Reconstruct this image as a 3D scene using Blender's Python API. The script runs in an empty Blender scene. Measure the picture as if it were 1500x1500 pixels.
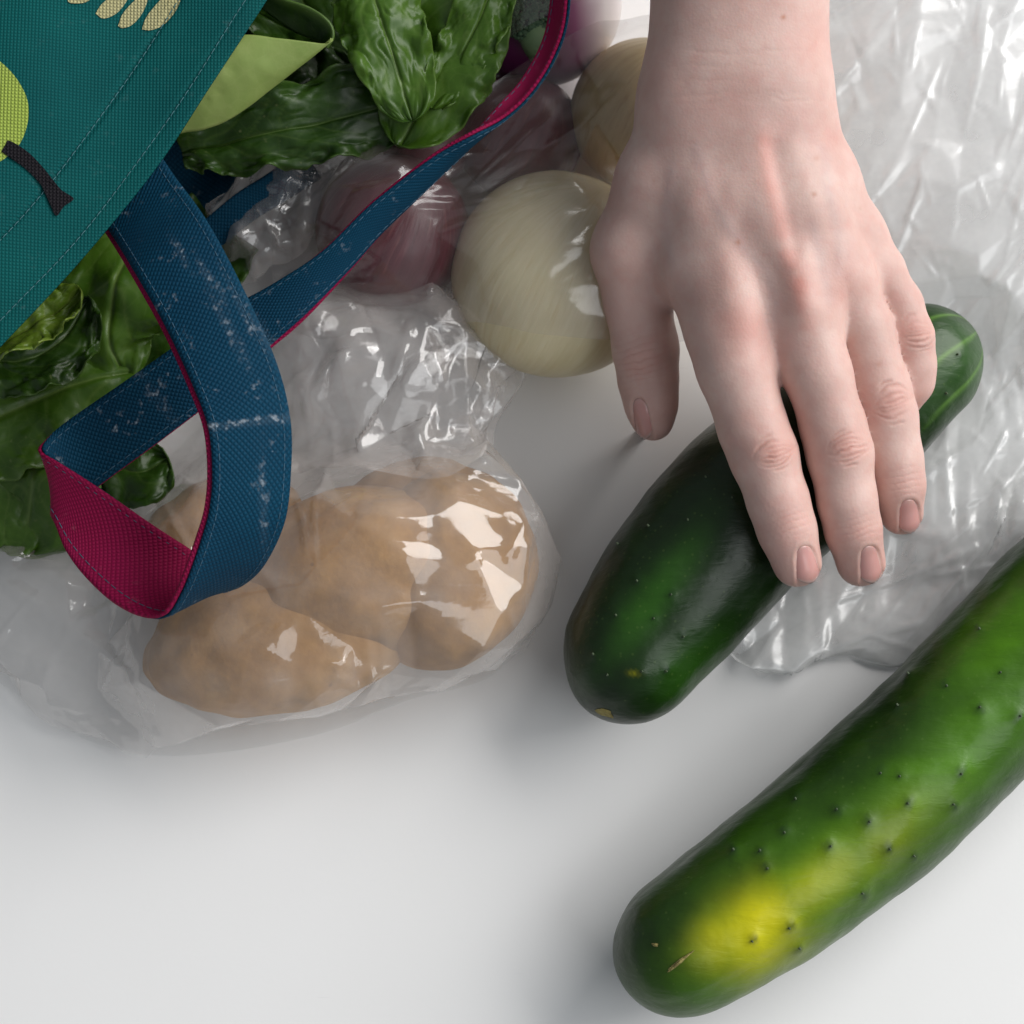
import bpy, bmesh, math, random
import numpy as np
from mathutils import Vector, Matrix
from mathutils.geometry import delaunay_2d_cdt

R = math.radians
SC = bpy.context.scene
COL = SC.collection
rng = np.random.default_rng(7)

# ------------------------------------------------------------------ camera
DIST, TILT, FIELD = 0.86, R(13), 0.34
CAMP = np.array([0.0, -DIST * math.sin(TILT), DIST * math.cos(TILT)])
cam_d = bpy.data.cameras.new('camera')
cam = bpy.data.objects.new('camera', cam_d)
COL.objects.link(cam)
cam.location = CAMP
cam.rotation_euler = (TILT, 0, 0)
HALF = FIELD / 2 / DIST
cam_d.angle = 2 * math.atan(HALF)
cam_d.clip_start = 0.02
cam_d.clip_end = 50
cam_d.dof.use_dof = True
cam_d.dof.focus_distance = 0.80
cam_d.dof.aperture_fstop = 14
SC.camera = cam

# ------------------------------------------------------------------ room light
world = bpy.data.worlds.new('World')
SC.world = world
world.use_nodes = True
bg = world.node_tree.nodes['Background']
bg.inputs[0].default_value = (0.86, 0.93, 1.0, 1)
bg.inputs[1].default_value = 0.235

def area(name, loc, target, sx, sy, power, colr):
    d = bpy.data.lights.new(name, 'AREA')
    d.shape = 'RECTANGLE'; d.size = sx; d.size_y = sy
    d.energy = power; d.color = colr
    o = bpy.data.objects.new(name, d)
    COL.objects.link(o)
    o.location = loc
    o.rotation_euler = (Vector(target) - Vector(loc)).to_track_quat('-Z', 'Y').to_euler()
    return o

area('window_light', (2.30, 1.25, 1.85), (0.02, 0, 0), 2.9, 2.0, 120, (1.0, 0.98, 0.96))
area('second_window_light', (2.08, -1.15, 2.32), (0.02, 0, 0), 2.4, 1.9, 34, (0.97, 0.985, 1.0))
SC.view_settings.view_transform = 'Standard'
SC.view_settings.look = 'None'
SC.view_settings.exposure = 0
SC.view_settings.gamma = 1
SC.render.engine = 'CYCLES'
SC.cycles.max_bounces = 14
SC.cycles.transparent_max_bounces = 40
SC.cycles.caustics_reflective = False
SC.cycles.caustics_refractive = False
SC.cycles.use_denoising = True

# ------------------------------------------------------------------ pixel <-> place
FW = np.array([0, math.sin(TILT), -math.cos(TILT)])
UP = np.array([0, math.cos(TILT), math.sin(TILT)])

def P(px, py, z):
    """point of the place seen at photo pixel (px, py) that lies z metres above the table"""
    px = np.asarray(px, float); py = np.asarray(py, float); z = np.asarray(z, float)
    u = (px - 750) / 750 * HALF
    v = -(py - 750) / 750 * HALF
    dx = u; dy = FW[1] + UP[1] * v; dz = FW[2] + UP[2] * v
    t = (z - CAMP[2]) / dz
    return np.stack(np.broadcast_arrays(CAMP[0] + dx * t, CAMP[1] + dy * t, CAMP[2] + dz * t), -1)

def PX(p):
    """photo pixel of a point"""
    q = np.asarray(p, float) - CAMP
    d = q @ FW
    return 750 + q[..., 0] / d / HALF * 750, 750 - (q @ UP) / d / HALF * 750

def S(z):
    """metres per photo pixel at height z"""
    return FIELD / 1500 * (DIST - z) / DIST

# ------------------------------------------------------------------ helpers
_tab = rng.random((64, 64, 64)).astype(np.float32)

def noise(p, f=1.0, seed=0):
    """smooth value noise, about -1..1, of points (..., 3)"""
    q = np.asarray(p, np.float64) * f + seed * 17.37 + 1000
    i = np.floor(q).astype(int); w = q - i
    w = w * w * (3 - 2 * w)
    out = 0
    for a in (0, 1):
        for b in (0, 1):
            for c in (0, 1):
                h = _tab[(i[..., 0] + a) % 64, (i[..., 1] + b) % 64, (i[..., 2] + c) % 64]
                out = out + h * (w[..., 0] if a else 1 - w[..., 0]) * (w[..., 1] if b else 1 - w[..., 1]) * (w[..., 2] if c else 1 - w[..., 2])
    return out * 2 - 1

def fbm(p, f, seed=0, octv=3):
    s = 0; a = 1; t = 0
    for k in range(octv):
        s = s + a * noise(p, f * 2 ** k, seed + k); t += a; a *= .5
    return s / t

def cr(pts, n):
    """Catmull-Rom through pts (k, d), n samples evenly by parameter"""
    pts = np.asarray(pts, float)
    k = len(pts)
    e = np.vstack([2 * pts[0] - pts[1], pts, 2 * pts[-1] - pts[-2]])
    t = np.linspace(0, k - 1, n)
    i = np.minimum(t.astype(int), k - 2); f = (t - i)[:, None]
    p0, p1, p2, p3 = e[i], e[i + 1], e[i + 2], e[i + 3]
    return .5 * (2 * p1 + (p2 - p0) * f + (2 * p0 - 5 * p1 + 4 * p2 - p3) * f ** 2 + (3 * p1 - p0 - 3 * p2 + p3) * f ** 3)

def resample(pts, n):
    pts = np.asarray(pts, float)
    s = np.r_[0, np.cumsum(np.linalg.norm(np.diff(pts, axis=0), axis=1))]
    t = np.linspace(0, s[-1], n)
    return np.stack([np.interp(t, s, pts[:, c]) for c in range(pts.shape[1])], -1)

def grid_faces(n, m, wrap=False):
    i = np.arange(n - 1)[:, None]; j = np.arange(m if wrap else m - 1)[None, :]
    a = i * m + j; b = i * m + (j + 1) % m
    return np.stack([a, b, b + m, a + m], -1).reshape(-1, 4)

def mesh(name, verts, faces, mat=None, parent=None, smooth=True, attrs=None, uv=None):
    me = bpy.data.meshes.new(name)
    me.from_pydata(np.asarray(verts, float).reshape(-1, 3).tolist(), [], faces if isinstance(faces, list) else faces.tolist())
    if smooth:
        me.polygons.foreach_set('use_smooth', np.ones(len(me.polygons), bool))
    if attrs:
        for k, v in attrs.items():
            at = me.attributes.new(k, 'FLOAT', 'POINT')
            at.data.foreach_set('value', np.asarray(v, np.float32).ravel())
    if uv is not None:
        at = me.attributes.new('strip', 'FLOAT_VECTOR', 'POINT')
        at.data.foreach_set('vector', np.asarray(uv, np.float32).ravel())
    me.update()
    o = bpy.data.objects.new(name, me)
    COL.objects.link(o)
    if mat: me.materials.append(mat)
    if parent is not None: o.parent = parent
    return o

def empty(name, loc=(0, 0, 0)):
    o = bpy.data.objects.new(name, None)
    COL.objects.link(o)
    o.empty_display_size = .02
    return o

def tag(o, label=None, cat=None, group=None, kind=None):
    if label: o['label'] = label
    if cat: o['category'] = cat
    if group: o['group'] = group
    if kind: o['kind'] = kind
    return o

class Mat:
    def __init__(s, name):
        s.m = bpy.data.materials.new(name); s.m.use_nodes = True
        s.t = s.m.node_tree; s.n = s.t.nodes; s.l = s.t.links
        s.b = s.n['Principled BSDF']; s.out = s.n['Material Output']
    def new(s, kind, **kw):
        nd = s.n.new(kind)
        for k, v in kw.items():
            if hasattr(nd, k): setattr(nd, k, v)
        return nd
    def link(s, a, b): s.l.new(a, b)
    def attr(s, name, out='Fac'):
        a = s.n.new('ShaderNodeAttribute'); a.attribute_name = name
        return a.outputs[out]
    def coord(s, which='Object'):
        return s.n.new('ShaderNodeTexCoord').outputs[which]
    def noise(s, scale, detail=3, rough=.5, vec=None, dist=0):
        a = s.n.new('ShaderNodeTexNoise'); a.inputs['Scale'].default_value = scale
        a.inputs['Detail'].default_value = detail; a.inputs['Roughness'].default_value = rough
        a.inputs['Distortion'].default_value = dist
        s.link(vec if vec is not None else s.coord(), a.inputs['Vector'])
        return a.outputs['Fac']
    def voro(s, scale, feature='F1', vec=None):
        a = s.n.new('ShaderNodeTexVoronoi'); a.feature = feature
        a.inputs['Scale'].default_value = scale
        s.link(vec if vec is not None else s.coord(), a.inputs['Vector'])
        return a.outputs['Distance']
    def ramp(s, src, stops, interp='LINEAR'):
        r = s.n.new('ShaderNodeValToRGB'); cr_ = r.color_ramp; cr_.interpolation = interp
        while len(cr_.elements) < len(stops): cr_.elements.new(.5)
        for e, (p, c) in zip(cr_.elements, stops):
            e.position = p; e.color = (*c, 1) if len(c) == 3 else c
        s.link(src, r.inputs[0])
        return r.outputs[0]
    def math(s, op, a, b=None, clamp=False):
        n = s.n.new('ShaderNodeMath'); n.operation = op; n.use_clamp = clamp
        for k, v in enumerate((a, b)):
            if v is None: continue
            if isinstance(v, (int, float)): n.inputs[k].default_value = v
            else: s.link(v, n.inputs[k])
        return n.outputs[0]
    def mix(s, fac, a, b, mode='MIX'):
        n = s.n.new('ShaderNodeMix'); n.data_type = 'RGBA'; n.blend_type = mode
        for k, v in ((0, fac), (6, a), (7, b)):
            if isinstance(v, (int, float)): n.inputs[k].default_value = v
            elif isinstance(v, tuple): n.inputs[k].default_value = (*v, 1)
            else: s.link(v, n.inputs[k])
        return n.outputs[2]
    def bump(s, h, strength=.3, dist=.001, prev=None):
        b = s.n.new('ShaderNodeBump'); b.inputs['Strength'].default_value = strength
        b.inputs['Distance'].default_value = dist
        s.link(h, b.inputs['Height'])
        if prev is not None: s.link(prev, b.inputs['Normal'])
        return b.outputs[0]
    def set(s, **kw):
        for k, v in kw.items():
            i = s.b.inputs[k.replace('_', ' ')]
            if isinstance(v, (int, float)): i.default_value = v
            elif isinstance(v, tuple): i.default_value = (*v, 1) if len(v) == 3 and i.type == 'RGBA' else v
            else: s.link(v, i)
        return s

# ------------------------------------------------------------------ materials
def m_table():
    m = Mat('white_laminate')
    n = m.noise(9, 4)
    c = m.ramp(n, [(.3, (.835, .83, .82)), (.7, (.86, .855, .85))])
    sc = m.new('ShaderNodeMapping'); sc.inputs['Scale'].default_value = (6, 90, 1); sc.inputs['Rotation'].default_value = (0, 0, .1)
    m.link(m.coord(), sc.inputs[0])
    scr = m.noise(7, 2, .5, sc.outputs[0])
    c = m.mix(m.ramp(scr, [(.76, (0, 0, 0)), (.80, (.25, .25, .25))]), c, (.6, .6, .6))
    m.set(Base_Color=c, Roughness=m.ramp(m.noise(30, 3), [(.3, (.40,) * 3), (.7, (.5,) * 3)]))
    m.set(Normal=m.bump(m.noise(500, 2), .04, .0005))
    return m.m

def m_skin():
    m = Mat('skin')
    red = m.attr('red'); vein = m.attr('vein'); mole = m.attr('mole'); cre = m.attr('crease')
    mott = m.noise(55, 4, .6)
    base = m.ramp(mott, [(.32, (.56, .355, .310)), (.52, (.62, .420, .370)), (.72, (.66, .475, .42))])
    fine = m.noise(260, 3)
    base = m.mix(m.ramp(fine, [(.45, (0, 0, 0)), (.75, (.42,) * 3)]), base, (.60, .33, .29))
    base = m.mix(m.math('MULTIPLY', vein, .13, True), base, (.36, .36, .40))
    blot = m.ramp(m.noise(24, 3, .6), [(.50, (0, 0, 0)), (.72, (.42,) * 3)])
    base = m.mix(blot, base, (.62, .34, .30))
    base = m.mix(m.math('MULTIPLY', red, .9, True), base, (.60, .245, .20))
    base = m.mix(m.math('MULTIPLY', cre, .55, True), base, (.42, .17, .12))
    base = m.mix(m.math('MULTIPLY', mole, .85, True), base, (.42, .16, .08))
    m.set(Base_Color=base, Roughness=.50, Subsurface_Weight=.22, Subsurface_Scale=.005, Specular_IOR_Level=.4)
    m.b.inputs['Subsurface Radius'].default_value = (1, .38, .22)
    v = m.voro(1150)
    b1 = m.bump(v, .08, .0005)
    b1 = m.bump(m.voro(520, 'DISTANCE_TO_EDGE'), .07, .0004, b1)
    mp = m.new('ShaderNodeMapping'); mp.inputs['Scale'].default_value = (260, 900, 400)
    m.link(m.coord(), mp.inputs[0])
    b2 = m.bump(m.noise(1, 3, .6, mp.outputs[0]), .09, .0005, b1)
    m.set(Normal=b2)
    return m.m

def m_nail():
    m = Mat('fingernail')
    t = m.attr('tip')
    c = m.ramp(t, [(0, (.60, .36, .33)), (.15, (.59, .305, .28)), (.88, (.57, .29, .265)), (.96, (.58, .40, .36))])
    c = m.mix(m.ramp(m.noise(180, 3), [(.4, (0, 0, 0)), (.8, (.35,) * 3)]), c, (.56, .32, .28))
    mp = m.new('ShaderNodeMapping'); mp.inputs['Scale'].default_value = (1500, 120, 600)
    m.link(m.coord(), mp.inputs[0])
    m.set(Base_Color=c, Roughness=.24, Subsurface_Weight=.12, Subsurface_Scale=.003, Normal=m.bump(m.noise(1, 2, .5, mp.outputs[0]), .12, .0003))
    return m.m

def m_cucumber(name, dark, mid, pale):
    m = Mat(name)
    yel = m.attr('yellow'); str_ = m.attr('stripe'); wart = m.attr('wart'); ripe = m.attr('pale')
    n1 = m.noise(45, 4, .6)
    c = m.ramp(n1, [(.3, dark), (.75, tuple(.80 * a + .20 * b for a, b in zip(dark, mid)))])
    mq = m.new('ShaderNodeMapping'); mq.inputs['Rotation'].default_value = (0, 0, R(-42)); mq.inputs['Scale'].default_value = (18, 150, 150)
    m.link(m.coord(), mq.inputs[0])
    stk = m.noise(1, 4, .6, mq.outputs[0], .3)
    c = m.mix(m.math('MULTIPLY', ripe, m.math('ADD', m.math('MULTIPLY', stk, .9), .5), True), c, mid)
    c = m.mix(m.math('MULTIPLY', str_, .8, True), c, pale)
    nn = m.noise(120, 3)
    yy = m.math('MULTIPLY', yel, m.math('ADD', m.math('MULTIPLY', nn, .5), .75), True)
    c = m.mix(yy, c, (.60, .56, .003))
    speck = m.ramp(m.voro(330), [(.10, (1, 1, 1)), (.17, (0, 0, 0))])
    c = m.mix(m.math('MULTIPLY', speck, .08), c, (.20, .30, .08))
    c = m.mix(m.math('MULTIPLY', wart, .85, True), c, (.012, .03, .012))
    m.set(Base_Color=c, Specular_IOR_Level=.36)
    m.set(Roughness=m.ramp(m.noise(70, 4), [(.3, (.28,) * 3), (.7, (.42,) * 3)]))
    mp = m.new('ShaderNodeMapping'); mp.inputs['Rotation'].default_value = (0, 0, R(-42)); mp.inputs['Scale'].default_value = (90, 330, 200)
    m.link(m.coord(), mp.inputs[0])
    pit = m.noise(1, 3, .6, mp.outputs[0], .6)
    b1 = m.bump(m.noise(60, 3), .5, .0015)
    b2 = m.bump(pit, .35, .0007, b1)
    m.set(Normal=b2, Coat_Weight=.05, Coat_Roughness=.25)
    return m.m

def m_scar():
    m = Mat('dry_scar')
    c = m.ramp(m.noise(400, 4), [(.3, (.13, .10, .03)), (.7, (.36, .30, .10))])
    m.set(Base_Color=c, Roughness=.9, Normal=m.bump(m.noise(900, 3), .8, .001))
    return m.m

def m_plastic(name, haze, hazecol, rough, gloss=1.0, wr=.4, tr=1.0):
    m = Mat(name)
    m.n.remove(m.b)
    mp = m.new('ShaderNodeMapping'); mp.inputs['Rotation'].default_value = (0, 0, R(35)); mp.inputs['Scale'].default_value = (40, 110, 70)
    m.link(m.coord(), mp.inputs[0])
    w1 = m.noise(1, 3, .55, mp.outputs[0], .8)
    nrm = m.bump(w1, wr, .0018)
    nrm = m.bump(m.noise(330, 2), wr * .35, .0006, nrm)
    tra = m.new('ShaderNodeBsdfTransparent'); tra.inputs[0].default_value = (tr, tr, tr, 1)
    glo = m.new('ShaderNodeBsdfGlossy'); glo.inputs[0].default_value = (1, 1, 1, 1); glo.inputs['Roughness'].default_value = rough
    m.link(nrm, glo.inputs['Normal'])
    dif = m.new('ShaderNodeBsdfDiffuse'); dif.inputs[0].default_value = (*hazecol, 1)
    trl = m.new('ShaderNodeBsdfTranslucent'); trl.inputs[0].default_value = (*hazecol, 1)
    m.link(nrm, dif.inputs['Normal']); m.link(nrm, trl.inputs['Normal'])
    hz = m.new('ShaderNodeMixShader'); hz.inputs[0].default_value = .30
    m.link(dif.outputs[0], hz.inputs[1]); m.link(trl.outputs[0], hz.inputs[2])
    fw = m.new('ShaderNodeLayerWeight'); fw.inputs[0].default_value = .5
    m.link(nrm, fw.inputs['Normal'])
    fres = m.math('ADD', m.math('MULTIPLY', m.math('POWER', fw.outputs['Facing'], 4.0), .75), .055)
    # a film looks milkier where it is seen at a slant
    lw = m.new('ShaderNodeLayerWeight'); lw.inputs[0].default_value = .35
    hf = m.math('MULTIPLY', m.math('ADD', m.math('MULTIPLY', lw.outputs['Facing'], 1.6), m.math('MULTIPLY', m.noise(60, 3), 1.2)), haze, True)
    a = m.new('ShaderNodeMixShader')
    m.link(hf, a.inputs[0]); m.link(tra.outputs[0], a.inputs[1]); m.link(hz.outputs[0], a.inputs[2])
    b = m.new('ShaderNodeMixShader')
    m.link(m.math('MULTIPLY', fres, 1.6 * gloss, True), b.inputs[0])
    m.link(a.outputs[0], b.inputs[1]); m.link(glo.outputs[0], b.inputs[2])
    m.link(b.outputs[0], m.out.inputs[0])
    return m.m

def m_weave(name, col, col2, scale, diag, scuff, rough=.55, bs=.6):
    """woven polypropylene: grid of little pits, scuffed pale along the wear"""
    m = Mat(name)
    mp = m.new('ShaderNodeMapping'); mp.inputs['Rotation'].default_value = (0, 0, R(diag))
    m.link(m.attr('strip', 'Vector'), mp.inputs[0])
    sep = m.new('ShaderNodeSeparateXYZ'); m.link(mp.outputs[0], sep.inputs[0])
    sx = m.math('ABSOLUTE', m.math('SINE', m.math('MULTIPLY', sep.outputs[0], math.pi / scale)))
    sy = m.math('ABSOLUTE', m.math('SINE', m.math('MULTIPLY', sep.outputs[1], math.pi / scale)))
    w = m.math('MULTIPLY', sx, sy)
    n = m.noise(26, 4, .6)
    c = m.ramp(n, [(.3, col), (.7, col2)])
    c = m.mix(m.math('MULTIPLY', m.math('SUBTRACT', 1.0, w), .45, True), c, tuple(.35 * a for a in col))
    wear = m.attr('wear')
    sp = m.ramp(m.noise(420, 2, .5), [(.54, (0, 0, 0)), (.66, (1, 1, 1))])
    sp2 = m.ramp(m.noise(90, 4, .65), [(.56, (0, 0, 0)), (.75, (1, 1, 1))])
    f = m.math('ADD', m.math('MULTIPLY', m.math('MULTIPLY', sp, sp2), scuff), m.math('MULTIPLY', wear, m.math('ADD', m.math('MULTIPLY', sp, 1.1), .10)), True)
    c = m.mix(f, c, tuple(.26 + .8 * a for a in col2))
    m.set(Base_Color=c, Roughness=rough, Normal=m.bump(w, bs, .0008), Specular_IOR_Level=.12)
    return m.m

def m_plain(name, col, rough=.6, var=.15, bump=.15, bscale=500):
    m = Mat(name)
    c = m.ramp(m.noise(120, 4, .6), [(.3, tuple(x * (1 - var) for x in col)), (.7, tuple(min(1, x * (1 + var)) for x in col))])
    m.set(Base_Color=c, Roughness=rough, Normal=m.bump(m.noise(bscale, 3), bump, .0006))
    return m.m

def m_leaf(name, dark, light, veincol, rough=.36):
    m = Mat(name)
    n = m.noise(70, 4, .6)
    c = m.ramp(n, [(.28, dark), (.75, light)])
    ve = m.ramp(m.voro(170, 'DISTANCE_TO_EDGE'), [(.0, (.13,) * 3), (.06, (0, 0, 0))])
    c = m.mix(ve, c, veincol)
    c = m.mix(m.math('MULTIPLY', m.attr('vein'), .95, True), c, veincol)
    c = m.mix(m.math('MULTIPLY', m.attr('rim'), .55, True), c, tuple(.3 * a + .7 * b for a, b in zip(light, veincol)))
    sp = m.ramp(m.noise(300, 2), [(.70, (0, 0, 0)), (.78, (.3,) * 3)])
    c = m.mix(sp, c, (.30, .33, .14))
    h = m.voro(150, 'SMOOTH_F1')
    m.set(Base_Color=c, Roughness=rough, Specular_IOR_Level=.5, Normal=m.bump(m.noise(320, 3), .2, .0006, m.bump(h, .45, .0014)))
    # thin blades let some light through
    tl = m.new('ShaderNodeBsdfTranslucent'); m.link(m.mix(1.0, c, (1.3, 1.5, .5), 'MULTIPLY'), tl.inputs[0])
    ad = m.new('ShaderNodeMixShader'); ad.inputs[0].default_value = .24
    m.link(m.b.outputs[0], ad.inputs[1]); m.link(tl.outputs[0], ad.inputs[2]); m.link(ad.outputs[0], m.out.inputs[0])
    return m.m

def m_potato():
    m = Mat('potato_skin')
    c = m.ramp(m.noise(40, 5, .65), [(.25, (.22, .10, .024)), (.5, (.39, .20, .055)), (.8, (.52, .30, .10))])
    c = m.mix(m.ramp(m.noise(22, 3, .6), [(.60, (0, 0, 0)), (.72, (.7,) * 3)]), c, (.12, .075, .045))
    sp = m.math('MULTIPLY', m.ramp(m.voro(150), [(.06, (.55,) * 3), (.13, (0, 0, 0))]), m.ramp(m.noise(60, 2), [(.5, (0, 0, 0)), (.62, (1, 1, 1))]))
    c = m.mix(m.ramp(m.noise(95, 4, .7), [(.52, (0, 0, 0)), (.74, (.5,) * 3)]), c, (.22, .12, .05))
    c = m.mix(sp, c, (.16, .08, .03))
    m.set(Base_Color=c, Roughness=.7, Normal=m.bump(m.noise(170, 4), .5, .0015))
    return m.m

def m_onion(name, a, b, streak):
    m = Mat(name)
    mp = m.new('ShaderNodeMapping'); mp.inputs['Rotation'].default_value = (R(58), R(-28), 0)
    m.link(m.coord(), mp.inputs[0])
    v1 = m.new('ShaderNodeVectorMath', operation='MULTIPLY'); v1.inputs[1].default_value = (1, 1, 0); m.link(mp.outputs[0], v1.inputs[0])
    v2 = m.new('ShaderNodeVectorMath', operation='NORMALIZE'); m.link(v1.outputs[0], v2.inputs[0])
    v3 = m.new('ShaderNodeVectorMath', operation='ADD'); m.link(v2.outputs[0], v3.inputs[0])
    v4 = m.new('ShaderNodeVectorMath', operation='SCALE'); v4.inputs['Scale'].default_value = 5.0; m.link(m.coord(), v4.inputs[0]); m.link(v4.outputs[0], v3.inputs[1])
    n = m.noise(9, 4, .65, v3.outputs[0])
    c = m.ramp(n, [(.3, a), (.7, b)])
    c = m.mix(m.ramp(m.noise(16, 2, .5, v3.outputs[0]), [(.60, (0, 0, 0)), (.72, (.6,) * 3)]), c, streak)
    m.set(Base_Color=c, Roughness=.35, Normal=m.bump(n, .3, .0008), Subsurface_Weight=.08, Subsurface_Scale=.004)
    return m.m

M = dict(table=m_table(), skin=m_skin(), nail=m_nail(), scar=m_scar(), spine=m_plain('spine_tip', (.07, .10, .05), .6), potato=m_potato(),
    cuc1=m_cucumber('cucumber_skin_dark', (.004, .014, .002), (.022, .085, .006), (.10, .22, .03)),
    cuc2=m_cucumber('cucumber_skin_bright', (.005, .020, .002), (.066, .190, .003), (.12, .26, .025)),
    clear=m_plastic('clear_film', .27, (.88, .83, .80), .10, .82, .08),
    sheer=m_plastic('sheer_film', .20, (.46, .39, .37), .17, .7, .10),
    milky=m_plastic('milky_film', .60, (.965, .975, .97), .21, .9, .16),
    under=m_plastic('flat_film', .10, (.93, .93, .92), .25, .6, .4),
    teal=m_weave('teal_weave', (.000, .075, .078), (.001, .105, .102), .00105, 0, .10, .7, .4),
    navy=m_weave('blue_strap_weave', (.001, .036, .078), (.002, .058, .112), .0013, 40, 1.1, .65, .4),
    inner=m_plain('tote_inside_shade', (.010, .010, .016), .8),  # fabric set near-black, so the tote's inner shade is in the colour
    pink=m_weave('pink_lining_weave', (.26, .004, .050), (.34, .008, .075), .0012, 40, .14, .65, .4),
    thread=m_plain('seam_thread', (.05, .16, .18), .7),
    thread2=m_plain('strap_thread', (.045, .11, .17), .7),
    lime=m_weave('lime_print', (.33, .44, .075), (.39, .50, .10), .00105, 0, .05),
    sand=m_weave('sand_print', (.44, .41, .20), (.50, .47, .25), .00105, 0, .05),
    black=m_weave('black_print', (.010, .009, .012), (.016, .014, .018), .00105, 0, .05),
    leafd=m_leaf('leaf_dark', (.010, .036, .002), (.034, .092, .006), (.09, .16, .03), .40),
    leafm=m_leaf('leaf_mid', (.040, .108, .006), (.088, .190, .016), (.17, .27, .06), .36),
    leafl=m_leaf('leaf_light', (.24, .34, .075), (.33, .42, .12), (.42, .47, .17), .55),
    leafy=m_leaf('leaf_yellowish', (.09, .17, .010), (.17, .27, .025), (.34, .42, .10), .38),
    onionw=m_onion('white_onion_skin', (.66, .57, .34), (.75, .67, .45), (.64, .53, .29)),
    oniony=m_onion('yellow_onion_skin', (.50, .36, .16), (.62, .48, .24), (.40, .24, .09)),
    onionr=m_onion('red_onion_skin', (.070, .006, .014), (.125, .014, .030), (.20, .06, .06)),
    purple=None, flor=m_plain('broccoli_florets', (.055, .105, .055), .8, .35, .6, 900), stalk=m_plain('broccoli_stalk', (.16, .25, .12), .6))

def m_turnip():
    m = Mat('purple_and_white_skin')
    c = m.ramp(m.attr('white'), [(.25, (.15, .022, .105)), (.55, (.34, .12, .24)), (.85, (.80, .74, .74))])
    m.set(Base_Color=c, Roughness=.35, Normal=m.bump(m.noise(90, 3), .2, .001))
    return m.m
M['purple'] = m_turnip()

# ------------------------------------------------------------------ tabletop
bm_v = [(-1.6, -1.3, 0), (1.6, -1.3, 0), (1.6, 1.3, 0), (-1.6, 1.3, 0)]
bm_v += [(x, y, -.03) for x, y, z in bm_v]
tb = mesh('tabletop', bm_v, [[0, 1, 2, 3], [7, 6, 5, 4], [0, 4, 5, 1], [1, 5, 6, 2], [2, 6, 7, 3], [3, 7, 4, 0]], M['table'], smooth=False)
tag(tb, 'smooth white tabletop under everything', kind='structure')

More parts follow.
